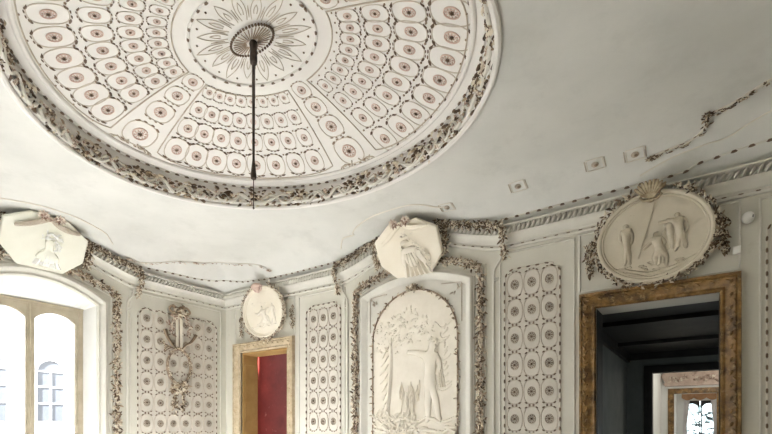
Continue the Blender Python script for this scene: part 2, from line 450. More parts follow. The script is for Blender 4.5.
mb.tube(pts, .008, 5, True); dashes(mb, pts, .098, .055, .011, True, 1, Vector((0, 0, -1)), .006)
struct(mb.build('trim_11', ['dome', 'brown']))

# foliage running round the rim of the dome
t_ = thing('rim_garland', 'oval garland of gilded leaves and flowers circling the rim of the ceiling dome', 'garland', Matrix.Translation((DCX, DCY, ZC)))
mb = MB(); mf = MB()
NP = 900
for i in range(3000):
    a = random.random() * 2 * PI
    dens = .5 + .5 * sin(a * 23 + 1.6 * sin(a * 5))
    if random.random() > .12 + .88 * dens: continue
    h = random.random(); rr = .012 + .03 * random.random()
    p = Vector(((RA - .045 - rr + .05 * (1 - h)) * cos(a), (RB - .03 - rr + .05 * (1 - h)) * sin(a), .01 + .14 * h))
    tg = Vector((-RA * sin(a), RB * cos(a), 0)).normalized(); inn = Vector((-cos(a), -sin(a), -.5)).normalized()
    d = tg * random.choice((1, 1, -1)) + Vector((0, 0, random.uniform(-.9, .7))) + inn * random.uniform(-.1, .4)
    l = random.uniform(.035, .075)
    mb.leaf(p, d, inn, l, l * .45, .012)
for i in range(230):
    a = random.random() * 2 * PI; h = random.random()
    p = Vector(((RA - .06) * cos(a), (RB - .045) * sin(a), .02 + .11 * h)); mf.flower(p, Vector((-cos(a), -sin(a), -.8)), random.uniform(.016, .028))
mb.build('leaves', 'leafd', t_, False); mf.build('flowers', 'leafp', t_)
ms = MB()
for ph in (0, PI):
    ms.tube([Vector(((RA - .05) * cos(a), (RB - .04) * sin(a), .07 + .045 * sin((31 if ph else 43) * a + ph + 1.7 * sin(7 * a)))) for a in [2 * PI * i / 600 for i in range(600)]], .017, 6, True)
ms.build('twisted_ribbon', 'trim', t_)

# rosette: one mesh of the carved flower in its cartouche, one of the bud
def cartouche(w, h, n=28, p=2.6):
    out = []
    for i in range(n):
        a = 2 * PI * i / n; c, s_ = cos(a), sin(a)
        out.append(Vector((w * math.copysign(abs(c) ** (2 / p), c), h * math.copysign(abs(s_) ** (2 / p), s_), 0)))
    return out
def rosette_mesh(name, w, h, ring_r, mats, oval=1.15, dart=1.0, wide=1.0, bm_=2):
    mb = MB()                                                      # 0 cartouche line, 1 ring, 2 dark gilding
    mb.tube(cartouche(w, h), .0042 * wide, 5, True, 0)
    R = [Vector((ring_r * cos(2 * PI * i / 20), ring_r * oval * sin(2 * PI * i / 20), .002)) for i in range(20)]
    mb.tube(R, .0046 * wide, 5, True, 1)
    mb.tube([q * .45 for q in R], .0026 * wide, 4, True, 1)
    for i in range(10):
        a = 2 * PI * i / 10; d = Vector((cos(a), oval * sin(a), 0))
        mb.ell(d * ring_r * .72 + Vector((0, 0, .004)), (Vector((cos(a), sin(a), 0)) * .007 * wide, Vector((-sin(a), cos(a), 0)) * .0045 * wide, Vector((0, 0, .005))), 6, 4, bm_)
    for sx in (-1, 1):
        for sy in (-1, 1):
            q = Vector((sx * w * .66, sy * h * .93, .003)); d = Vector((sx * .9, -sy * .45, 0))
            mb.leaf(q - d.normalized() * .02 * dart, d, (0, 0, 1), .045 * dart, .016 * dart * wide, .007, 2)
            mb.ell((sx * w * .25, sy * h * 1.07, .003), (Vector((.015 * dart, 0, 0)), Vector((0, .0055 * wide, 0)), Vector((0, 0, .005))), 6, 4, 2)
    return mb.data(name, mats)
def bud_mesh(name, r, mats):
    mb = MB(); mb.ell((0, 0, .004), (r, r * 1.1, .011), 10, 5, 0)
    for k in range(6):
        a = 2 * PI * k / 6; mb.ell((r * 1.25 * cos(a), r * 1.35 * sin(a), .004), (r * .45, r * .45, .006), 6, 4, 1)
    return mb.data(name, mats)
ROS_D = rosette_mesh('rosette', .104, .146, .044, ['mline', 'pink', 'brown'], 1.25, 1.35, 1.15, 1)
BUD_D = bud_mesh('bud', .011, ['brown', 'brown2'])
ROS_S = rosette_mesh('rosette', .112, .118, .050, ['mline', 'pink', 'brown2'], 1.1, 1.0, 1.15, 1)
ROS_W = rosette_mesh('rosette', .088, .134, .042, ['mline', 'dline', 'brown'], 1.2, .85, 1.25)
BUD_W = bud_mesh('bud', .010, ['brown', 'brown2'])
def put_rosette(parent, m, me, bud):
    r_ = link('rosette', me, parent, m); link('bud', bud, r_); return r_

def dome_line(mb, ctrl, r, mi=0, closed=True):
    pts = [dome_p(t, th, .002) for t, th in ctrl]; mb.tube(pts, r, 5, closed, mi)
FANS = {45: 'fan of oval dome rosettes on the side of the dark doorway',
        135: 'fan of oval dome rosettes on the side of the room corner and red door',
        225: 'fan of oval dome rosettes nearest to the bright arched window'}
for deg, lab in FANS.items():
    c = rad(deg); org = Matrix.Translation(dome_p(.65, c))
    t_ = thing('fan_panel', lab, 'ceiling panel', org, 'rosette fans of the ceiling dome'); inv = org.inverted()
    for t, nn in {45: ((.875, 8), (.71, 8), (.572, 8), (.455, 8)), 135: ((.842, 8), (.68, 8), (.54, 8), (.41, 8)), 225: ((.832, 8), (.67, 8), (.54, 8), (.435, 8))}[deg]:
        for k in range(nn):
            th = c + rad(8.4) * (k - (nn - 1) / 2); rr = math.hypot(d_a(t) * cos(th), d_b(t) * sin(th))
            put_rosette(t_, inv @ dome_frame(t, th, rr * rad(8.4) / .222, .003), ROS_D, BUD_D)
    mb = MB(); H = rad(35.5); path = []
    for i in range(41): path.append((.935 - .03 * (abs(i - 20) / 20) ** 8, c - H + 2 * H * i / 40))
    for i in range(1, 24): path.append((.90 - .52 * i / 24, c + H))
    for i in range(25): path.append((.375, c + H - 2 * H * i / 24))
    for i in range(1, 24): path.append((.375 + .52 * i / 24, c - H))
    mb.tube([inv @ dome_p(t, th, .003) for t, th in path], .006, 5, True, 0)
    for t, r_ in ((.772, .010), (.622, .009), (.50, .008), (.395, .007)):
        for k in range(9):
            th = c + rad(8.4) * (k - 4); mb.ell(inv @ dome_p(t, th, .004), (r_, r_, r_ * .8), 6, 4, 1)
    for k in range(8): mb.ell(inv @ dome_p(.93, c + rad(8.4) * (k - 3.5), .004), (.008, .008, .006), 6, 4, 1)
    mb.build('border', ['dline', 'brown2'], t_)
STRIPS = {0: 'narrow strip of round rosettes in the dome running towards the right side of the room',
          90: 'narrow strip of round rosettes in the dome running towards the wall of the relief panel',
          180: 'narrow strip of round rosettes in the dome running towards the window wall'}
def spiral(c, r, turns, a0, sgn, n=24): return [Vector((c[0] + r * (1 - .8 * i / n) * cos(a0 + sgn * turns * 2 * PI * i / n), c[1] + r * (1 - .8 * i / n) * sin(a0 + sgn * turns * 2 * PI * i / n), 0)) for i in range(n + 1)]
for deg, lab in STRIPS.items():
    c = rad(deg); org = dome_frame(.65, c); t_ = thing('rosette_strip', lab, 'ceiling ornament', org, 'rosette strips of the ceiling dome'); inv = org.inverted()
    for t, sc in ((.845, 1.28), (.665, 1.0), (.525, .84), (.405, .70)):
        put_rosette(t_, inv @ dome_frame(t, c, sc, .003), ROS_S, BUD_D)
    fr_ = inv @ dome_frame(.925, c, 1, .004); mb = MB()
    for sg in (-1, 1):
        q = [Vector((sg * .04, -.03, 0))] + [Vector((sg * (.06 + .02 * i), .012 * sin(i * 1.2), 0)) for i in range(6)] + [v for v in spiral((sg * .185, .03), .03, 1.1, -PI / 2, sg)]
        mb.tube([fr_ @ v for v in q], .007, 5)
        for k in range(4): mb.leaf(fr_ @ Vector((sg * (.05 + .035 * k), .0, .002)), fr_.to_3x3() @ Vector((sg * .6, random.uniform(-1, 1), 0)), fr_.to_3x3() @ Vector((0, 0, 1)), .045, .018, .006)
    mb.build('scroll', 'dline', t_)
# rose in the middle of the dome
org = Matrix.Translation(Vector((DCX, DCY, d_z(.3))))
t_ = thing('ceiling_rose', 'oval ceiling rose with pointed petals in the middle of the dome', 'ceiling rose', org); inv = org.inverted()
mb = MB(); pts = [inv @ dome_p(.305, 2 * PI * i / 120, .006) for i in range(120)]
mb.tube(pts, .012, 6, True); dashes(mb, pts, .105, .055, .011, True, 1, Vector((0, 0, -1)), .005)
RINGMB = mb
mb = MB()
NPET = 16
for k in range(NPET):
    c = 2 * PI * k / NPET; lens = .285 if k % 2 else .262
    for hw, lo, hi in ((.135, .115, lens), (.05, .15, lens - .06)):
        out = []
        for i in range(13):
            u = i / 12; out.append((lo + (hi - lo) * u, c + hw * (sin(PI * (u * .72 + .28)) if u < .995 else 0) * 1.0))
        out2 = [(t, 2 * c - th) for t, th in reversed(out[:-1])]
        mb.tube([inv @ dome_p(t, th, .003) for t, th in out + out2], .0034, 4)
for k in range(NPET):
    mb.tube([inv @ dome_p(t, 2 * PI * (k + .5) / NPET, .004) for t in (.13, .17, .20)], [.003, .006, .002], 4)
mb.build('petals', 'dline', t_)
mb = RINGMB
for k in range(NPET): mb.ell(inv @ dome_p(.268, 2 * PI * (k + .5) / NPET, .004), (.009, .009, .006), 6, 4, 1)
mb.build('ring', ['dome', 'brown'], t_)
mb = MB(); bz = .006
for i in range(44):
    a = 2 * PI * i / 44; mb.ell((.215 * cos(a), .108 * sin(a), bz), (.011, .011, .011), 6, 4, 1)
rows = []
for i in range(72):
    a = 2 * PI * i / 72; f_ = 1 if i % 3 else .0
    rows.append([Vector((.20 * cos(a), .096 * sin(a), bz + .02)), Vector((.20 * cos(a), .096 * sin(a), bz)), Vector((.13 * cos(a), .06 * sin(a), bz + .012 - .012 * f_)), Vector((.05 * cos(a), .025 * sin(a), bz - .008 - .012 * f_)), Vector((.012 * cos(a), .01 * sin(a), bz - .025))])
mb.sweep(rows, closed=True, ring=False); mb.add([r[-1] for r in rows], [tuple(range(72))])
for i in range(30):
    a = 2 * PI * i / 30; mb.tube([(.05 * cos(a), .025 * sin(a), bz - .016), (.19 * cos(a), .09 * sin(a), bz - .002)], .0042, 4, mi=2)
mb.build('boss', ['dome', 'brown', 'brown2'], t_)
# hanging rod of the missing chandelier
t_ = thing('hanging_rod', 'dark iron chandelier rod hanging bare from the ceiling rose', 'rod', Matrix.Translation((DCX + .02, DCY, 3.3)))
def lathe(mb, prof, n=12, c=(0, 0), mi=0):
    mb.sweep([[(c[0] + r * cos(2 * PI * k / n), c[1] + r * sin(2 * PI * k / n), z) for k in range(n)] for r, z in prof], mi=mi)
mb = MB(); lathe(mb, [(.009, .36), (.010, .6), (.012, .9), (.013, 1.15), (.014, 1.18)]); mb.build('rod', 'iron', t_)
mb = MB(); lathe(mb, [(.012, 1.12), (.025, 1.13), (.030, 1.16), (.027, 1.24), (.033, 1.28), (.022, 1.315), (.012, 1.32)]); mb.build('canopy', 'iron', t_)
mb = MB(); lathe(mb, [(.008, .225), (.020, .228), (.023, .25), (.017, .31), (.010, .37), (.008, .40)]); mb.build('sleeve', 'iron', t_)
mb = MB(); lathe(mb, [(.0035, .0), (.0035, .24)], 6); mb.ell((0, 0, .0), (.008, .008, .012), 6, 4); mb.build('wire', 'iron', t_)

# ------------------------------------------------------------------ ornaments on the ceiling cove
def cove_frame(x, y):
    e = .01; p = Vector((x, y, ceil_z(x, y)))
    tx = Vector((2 * e, 0, ceil_z(x + e, y) - ceil_z(x - e, y))).normalized(); ty = Vector((0, 2 * e, ceil_z(x, y + e) - ceil_z(x, y - e))).normalized()
    n = tx.cross(ty); n = -n if n.z > 0 else n
    n.normalize(); yy = n.cross(tx).normalized()
    m = Matrix((tx, yy, n)).transposed().to_4x4(); m.translation = p; return m
SQ = [(4.356, -.331, 'beside the flowers on the octagonal plaque'), (5.179, -.374, 'alone on the cove between overmantel and doorway'),
      (5.903, -.369, 'farther from the bunch of flowers on the swag'), (6.232, -.353, 'touching the bunch of flowers on the swag')]
for x, y, w in SQ:
    t_ = thing('square_patera', 'small square plaster ornament with a bud, ' + w, 'ornament', cove_frame(x, y), 'square ornaments on the cove')
    mb = MB(); mb.tube([(-.07, -.06, .004), (.07, -.06, .004), (.07, .06, .004), (-.07, .06, .004)], .006, 5, True, 0)
    mb.tube([(-.085, -.055, .004), (-.085, .055, .004)], .005, 5, mi=1); mb.tube([(.085, -.055, .004), (.085, .055, .004)], .005, 5, mi=1)
    mb.build('frame', ['line', 'dline'], t_)
    mb = MB(); mb.ell((0, 0, .008), (.034, .030, .014), 10, 6, 0); mb.ell((.008, 0, .016), (.017, .015, .012), 8, 5, 1)
    mb.build('bud', ['dline', 'brown2'], t_)
def cove_garland(name, label, ctrl, width, n, L, mat, fl=.15, thick=.006, bow=None):
    q = smooth_path([(x, y, 0) for x, y in ctrl], 10); pts = ceil_pts([(v.x, v.y) for v in q], .006); org = Matrix.Translation(pts[0]); inv = org.inverted()
    t_ = thing(name, label, 'garland', org); mb = MB()
    mb.tube([inv @ v for v in pts], thick, 5); mb.build('stem', 'line', t_)
    mb = MB(); garland(mb, [inv @ v for v in pts], width, n, L, .02, Vector((0, 0, -1)), fl, along=1.1)
    if bow is not None:
        for i in bow:
            c = inv @ pts[min(i, len(pts) - 1)]
            for k in range(9):
                a = 2 * PI * k / 9; mb.leaf(c, (cos(a), sin(a), -.25), (0, 0, -1), .055, .024, .010)
            mb.flower(c + Vector((0, 0, -.015)), (0, 0, -1), .026)
    mb.build('leaves', mat, t_, False)
cove_garland('ceiling_swag', 'knotted swag of leaves and flowers on the grey cove above the shell medallion',
             [(6.34, -.288), (6.48, -.313), (6.64, -.336), (6.745, -.41), (6.765, -.545), (6.80, -.535), (6.97, -.596), (7.147, -.708), (7.4, -.80)], .045, 110, .045, 'leafd', .12, .011, (1, 3, 44))
cove_garland('ceiling_arabesque', 'faint thin scrolling sprig across the ceiling corner by the small oval medallion',
             [(.15, -1.70), (.17, -1.5), (.24, -1.30), (.33, -1.13), (.43, -.86), (.58, -.63), (.86, -.467), (1.18, -.35), (1.32, -.22)], .07, 70, .05, 'leafp', .1, .004, (0, 40, 80))

# ------------------------------------------------------------------ mouldings and frames on the walls (local frame of the wall: s, z, out)
def frame_sweep(mb, path, prof, mi=0):
    """mitred sweep of a profile (outward offset in the wall plane, height) along an open path (s, z)"""
    P = [Vector((a, b)) for a, b in path]; rows = []
    for i, p in enumerate(P):
        d0 = (P[i] - P[i - 1]).normalized() if i > 0 else None; d1 = (P[i + 1] - P[i]).normalized() if i < len(P) - 1 else None
        a = d0 or d1; b = d1 or d0
        n0 = Vector((-a.y, a.x)); n1 = Vector((-b.y, b.x)); m = (n0 + n1)
        m = m / max(.25, m.dot(n0)) if m.length > 1e-6 else n0
        rows.append([(p.x + m.x * o, p.y + m.y * o, h) for o, h in prof])
    mb.sweep(rows, mi=mi)
def rect_path(a, b, c, d): return [(a, c), (a, d), (b, d), (b, c)]
def bead(mb, pts, r, z=.004, mi=0, closed=False): mb.tube([Vector((p[0], p[1], z)) for p in pts], r, 6, closed, mi)
# fielded panel mouldings on the back wall (trim)
def field(name, frame, a, b, c, d, w=.018):
    mb = MB(); prof = [(0, 0), (0, .010), (w * .4, .016), (w, .010), (w, 0)]
    P = [(a, c), (a, d), (b, d), (b, c)]
    frame_sweep(mb, P, prof); mb.box((a, c - w, 0), (b, c, .012))
    return struct(link(name, mb.data(name, ['trim']), None, frame))
field('trim_12', WB, 5.70, 6.985, 2.955, 3.52)
field('trim_13', WB, 4.86, 5.63, 1.15, 3.50)
field('trim_14', WB, .27, 1.63, 2.955, 3.52)
field('trim_15', WB, 1.74, 2.60, 1.15, 3.50)
field('trim_16', WL, -1.60, -.12, 1.15, 3.50)
field('trim_17', WB, 7.14, 8.12, 1.15, 3.50)
# bracketed edges of the overmantel
def bracket(name, frame, c, sg):
    mb = MB(); q = smooth_path([(c + sg * 1.15, 3.55, .012), (c + sg * 1.145, 3.47, .012), (c + sg * 1.10, 3.40, .012), (c + sg * 1.065, 3.34, .012), (c + sg * 1.055, 3.26, .012)], 6)
    mb.tube(q + [Vector((c + sg * 1.055, 1.1, .012))], .016, 6)
    mb.tube([v + Vector((c + sg * 1.085, 3.25, .012)) for v in spiral((0, 0), .03, 1.1, PI if sg > 0 else 0, sg)], .008, 5)
    struct(link(name, mb.data(name, ['trim']), None, frame))
bracket('trim_18', WB, BX, -1); bracket('trim_19', WB, BX, 1); bracket('trim_20', WL, WY, 1); bracket('trim_21', WL, WY, -1)
# arch moulding round the window
mb = MB()
frame_sweep(mb, arch(HW, SP, AP, 24, SILL, WY), [(-.005, 0), (-.005, .02), (.012, .035), (.03, .02), (.045, .022), (.06, .05), (.085, .062), (.11, .05), (.122, .025), (.135, .02), (.135, 0)])
struct(link('trim_22', mb.data('trim_22', ['trim']), None, WL))

# ------------------------------------------------------------------ flower panels
def flower_panel(label, frame, x0, x1, z0, z1, cols, rows, first, pitch, cw):
    t_ = thing('flower_panelling', label, 'wall panel', frame @ Matrix.Translation(((x0 + x1) / 2, z0, .002)), 'rosette panels on the walls')
    hw = (x1 - x0) / 2; H = z1 - z0; e = .055
    mb = MB(); mb.box((-hw + .01, 0, 0), (hw - .01, H - .05, .004)); mb.build('ground', 'panel', t_, False)
    def corner(sx):
        return [(sx * hw, H - .13), (sx * hw, H - .10), (sx * (hw - .02), H - .055), (sx * (hw - .075), H - .05), (sx * (hw - .075), H), (sx * (hw - .085), H)]
    L_ = corner(-1); R_ = corner(1)[::-1]
    path = [(-hw, 0)] + L_ + R_ + [(hw, 0)]
    mb = MB(); bead(mb, path + [(-hw, 0)], .008, .008); dashes(mb, [Vector((p[0], p[1], .010)) for p in path], .098, .05, .010, mi=1, lift=.006)
    mb.build('border', ['line', 'brown'], t_)
    for i in range(cols):
        for j in range(rows):
            x = (i - (cols - 1) / 2) * cw; y = first - z0 - j * pitch
            put_rosette(t_, Matrix.Translation((x, y, .006)) @ Matrix.Diagonal((cw / .19, pitch / .30, 1, 1)), ROS_W, BUD_W)
    return t_
flower_panel('tall narrow rosette panel between the red door and the relief overmantel', WB, 1.888, 2.539, 1.2, 3.33, 3, 6, 3.14, .298, .19)
flower_panel('tall narrow rosette panel between the relief overmantel and the dark doorway', WB, 4.905, 5.50, 1.2, 3.31, 3, 6, 3.14, .295, .186)
flower_panel('wide rosette panel hung with a wreath beside the window', WL, -1.51, -.20, 1.2, 3.29, 6, 6, 3.16, .308, .207)
flower_panel('rosette panel cut by the picture edge right of the doorway', WB, 7.175, 8.08, 1.2, 3.32, 4, 6, 3.14, .295, .205)

# ------------------------------------------------------------------ garlands framing window and overmantel
def arch_garland(label, frame, half, spring, crown, width, n):
    t_ = thing('arch_garland', label, 'garland', frame @ Matrix.Translation((0, 1.2, .0)))
    P = [Vector((a, b - 1.2, 0)) for a, b in arch(half, spring, crown, 24, 1.2)]
    mb = MB(); garland(mb, P, width, n * 2, .062, .055, flowers=.14, berries=.2, along=.5); mb.build('leaves', 'leaf', t_, False)
    mb = MB()
    for sg in (-1, 1):                                     # the two edges of the bed the leaves lie on
        frame_sweep(mb, [(p.x, p.y) for p in P], [(sg * width * .62 - .006, 0), (sg * width * .62 - .006, .012), (sg * width * .62 + .006, .012), (sg * width * .62 + .006, 0)])
    frame_sweep(mb, [(p.x, p.y) for p in P], [(-width * .3, 0), (-width * .25, .014), (width * .25, .014), (width * .3, 0)])
    mb.build('bed', 'trim', t_)
    q = resample(P, .02); mb = MB()
    mb.tube([v + Vector((0, 0, .03)) + Vector((.02 * sin(i * .8), .02 * cos(i * .8) * .3, .012 * cos(i * .8))) for i, v in enumerate(q)], .011, 5)
    mb.build('twisted_ribbon', 'leafp', t_)
arch_garland('leaf garland framing the relief overmantel on both sides', WB @ Matrix.Translation((BX, 0, 0)), .905, 3.40, 3.61, .085, 850)
arch_garland('leaf garland framing the bright arched window', WL @ Matrix.Translation((WY, 0, 0)), .90, 3.40, 3.60, .09, 850)
# festoons that run along the rising cornice and drop at its foot
def festoon(label, frame, c, sg, side, side2):
    t_ = thing('cornice_festoon', label, 'festoon', frame @ Matrix.Translation((c + sg * 1.2, 3.45, .05)), 'festoons on the rising cornice')
    ox = c + sg * 1.2; q = []
    for i in range(22):
        d = .40 + .78 * i / 21; q.append(Vector((c + sg * d - ox, ZW + rise(d) + .012 - 3.45, .055)))
    mb = MB(); garland(mb, q, .075, 380, .052, .055, flowers=.16, berries=.2); mb.build('spray', 'leafd', t_, False)
    mb = MB(); z = ZW - 3.45
    drop = [Vector((0, z - .02, .05)), Vector((.005 * sg, z - .12, .045)), Vector((-.008 * sg, z - .22, .0)), Vector((0, z - .34, -.03))]
    garland(mb, smooth_path(drop, 6), .07, 130, .05, .045, flowers=.25); mb.build('drop', 'leaf', t_, False)
    mb = MB(); qq = [Vector((c + sg * (.44 + .02 * i) - ox, ZW + rise(.44 + .02 * i) - .13 - .22 * (1 - i / 5) - 3.45, .04)) for i in range(6)]
    mb2 = MB(); garland(mb2, [Vector((c + sg * .47 - ox, 3.98 - 3.45, .05)), Vector((c + sg * .50 - ox, 3.80 - 3.45, .05)), Vector((c + sg * .47 - ox, 3.62 - 3.45, .02))], .10, 190, .06, .05, flowers=.22)
    mb2.build('bunch', side2, t_, False)
festoon('leaf festoon on the cornice from the overmantel plaque towards the red door', WB, BX, -1, 'B', 'leaf')
festoon('leaf festoon on the cornice from the overmantel plaque towards the dark doorway', WB, BX, 1, 'B', 'leafd')
festoon('leaf festoon on the cornice from the window plaque towards the corner', WL, WY, 1, 'L', 'leafd')
festoon('leaf festoon on the cornice at the left picture edge beyond the window plaque', WL, WY, -1, 'L', 'leafd')

# ------------------------------------------------------------------ relief figures
def figure(name, parent, P, mat, flat=.5, z=.0):
    """low-relief human figure: P maps joints to (x, y[, z]) in the plane of the plaque"""
    P = {k: ((v[0] + P.get('dx', 0),) + tuple(v[1:]) if isinstance(v, tuple) else v) for k, v in P.items()}
    R = dict(pelvis=.085, chest=.095, neck=.036, head=.062, crown=.05, ls=.05, rs=.05, le=.036, re=.036, lh=.026, rh=.026, lk=.055, rk=.055, lf=.034, rf=.034, lt=.03, rt=.03)
    E_ = [('pelvis', 'chest'), ('chest', 'neck'), ('neck', 'head'), ('head', 'crown'), ('chest', 'ls'), ('ls', 'le'), ('le', 'lh'), ('chest', 'rs'), ('rs', 're'), ('re', 'rh'), ('pelvis', 'lk'), ('lk', 'lf'), ('lf', 'lt'), ('pelvis', 'rk'), ('rk', 'rf'), ('rf', 'rt')]
    sc = P.get('scale', 1.0); names = [k for k in R if k in P]; idx = {k: i for i, k in enumerate(names)}
    me = bpy.data.meshes.new(name)
    me.from_pydata([(P[k][0], P[k][1], P[k][2] if len(P[k]) > 2 else 0) for k in names], [(idx[a], idx[b]) for a, b in E_ if a in idx and b in idx], [])
    me.materials.append(M[mat]); o = link(name, me, parent)
    o.location = (0, 0, z); o.scale = (1, 1, flat)
    sk = o.modifiers.new('skin', 'SKIN'); sk.use_smooth_shade = True
    for i, k in enumerate(names):
        r = R[k] * sc; sv = me.skin_vertices[0].data[i]; sv.radius = (r, r); sv.use_root = (k == 'pelvis')
    sb = o.modifiers.new('sub', 'SUBSURF'); sb.levels = 1; sb.render_levels = 1
    return o
def drapery(mb, top, bot, folds, depth, mi=0, amp=.3):
    """hanging folded cloth in relief: top and bottom are (x0, x1, y)"""
    nx = folds * 6; ny = 7; rows = []
    for j in range(ny):
        v = j / (ny - 1); x0 = top[0] + (bot[0] - top[0]) * v; x1 = top[1] + (bot[1] - top[1]) * v; y = top[2] + (bot[2] - top[2]) * v
        row = []
        for i in range(nx + 1):
            u = i / nx; arc = math.sqrt(max(0, 1 - (2 * u - 1) ** 2))
            row.append((x0 + (x1 - x0) * u, y + .02 * depth * sin(u * folds * 6.28), depth * arc * (1 - amp + amp * cos(u * folds * 2 * PI + v * 1.5))))
        rows.append(row)
    mb.sweep(rows, ring=False, mi=mi)
    mb.add([(r[0][0], r[0][1], -.005) for r in rows] + [(r[-1][0], r[-1][1], -.005) for r in rows], [(i, i + 1, ny + i + 1, ny + i) for i in range(ny - 1)], mi)
def tree(mb, base, top, r, crown, n, spread, depth, L=.05):
    q = smooth_path([Vector((*base, 0)), Vector(((base[0] + top[0]) / 2 + .03, (base[1] + top[1]) / 2, .01)), Vector((*top, 0))], 6)
    mb.tube(q, [r * (1 - .5 * i / (len(q) - 1)) for i in range(len(q))], 7)
    for c in crown:
        mb.tube([q[-3], Vector((c[0], c[1], .005))], [r * .45, r * .2], 5)
        for i in range(n):
            a = random.random() * 2 * PI; k = math.sqrt(random.random()) * spread
            mb.leaf((c[0] + k * cos(a), c[1] + k * sin(a) * .7, depth * random.random()), (cos(a) + random.uniform(-.6, .6), sin(a) + random.uniform(-.6, .6), .2), (0, 0, 1), L * random.uniform(.6, 1.2), L * .4, .008)

# oval medallions over the doors
def shell(mb, h, w, ribs=9):
    for k in range(ribs):
        a = (k - (ribs - 1) / 2) * (1.75 / ribs); p = []
        for i in range(9):
            u = i / 8; p.append(Vector((sin(a) * h * u * 1.05, cos(a) * h * u, .02 + .05 * sin(u * 2.4))))
        mb.tube(p, [(.004 + .0125 * w * (i / 8) ** .8) * (1 if i < 8 else .5) for i in range(9)], 6, mi=0)
    mb.prism([(0, 0)] + [(sin(t) * h * .97, cos(t) * h * .93) for t in [-.9 + 1.8 * i / 14 for i in range(15)]], 0, .022, .004, 1)
    mb.ell((0, 0, .03), (.035, .022, .022), 8, 5)
    for sg in (-1, 1): mb.tube([(sg * .02, 0, .03), (sg * .06, .01, .035), (sg * .085, .035, .03), (sg * .07, .05, .03)], .012, 6)
def tassel(label, frame):
    t_ = thing('flower_pendant', label, 'ornament', frame, 'flower drops beside the oval medallions')
    mb = MB(); garland(mb, [Vector((0, .15, 0)), Vector((0, 0, 0)), Vector((.01, -.14, 0))], .08, 85, .045, .05, flowers=.30); mb.build('flowers', 'leafd', t_, False)
    mb = MB(); mb.tube([(-.02, .16, .01), (0, .19, .015), (.02, .16, .01), (0, .13, .012)], .008, 5, True); mb.leaf((0, -.10, .01), (.1, -1, .1), (0, 0, 1), .08, .035, .01)
    mb.build('knot', 'leaf', t_)
    return t_
def ell_path(a, b, n=64, z=0.0): return [Vector((a * cos(2 * PI * i / n), b * sin(2 * PI * i / n), z)) for i in range(n)]
def oval_medallion(label, frame, a, b, mat, figmat, scene_fn, leafmat, shellmat):
    t_ = thing('oval_medallion', label, 'medallion', frame, 'oval relief medallions over the doors')
    mb = MB(); o = ell_path(a + .02, b + .02); mb.prism([(q.x, q.y) for q in o], -.03, .03, 0); mb.build('plaque', mat, t_, False)
    mb = MB(); mb.tube(ell_path(a + .012, b + .012, 64, .04), .022, 8, True); mb.tube(ell_path(a - .018, b - .018, 64, .035), .010, 6, True); mb.build('rim', mat, t_)
    mb = MB(); P = [Vector(((a + .05) * cos(t), (b + .05) * sin(t), .012)) for t in [-PI * 1.5 + .35 + (2 * PI - .7) * i / 60 for i in range(61)]]
    garland(mb, P, .058, 560, .048, .05, flowers=.12, berries=.2); mb.build('leaf_border', leafmat, t_, False)
    mb = MB(); shell(mb, .165 if shellmat == 'shell' else .13, 1.0); so = mb.build('shell', [shellmat, 'brown2' if shellmat == 'shell' else shellmat], t_, True, Matrix.Translation((-.01, b - .05, .055)) @ Matrix.Rotation(rad(14), 4, 'X'))
    scene_fn(t_, figmat); return t_
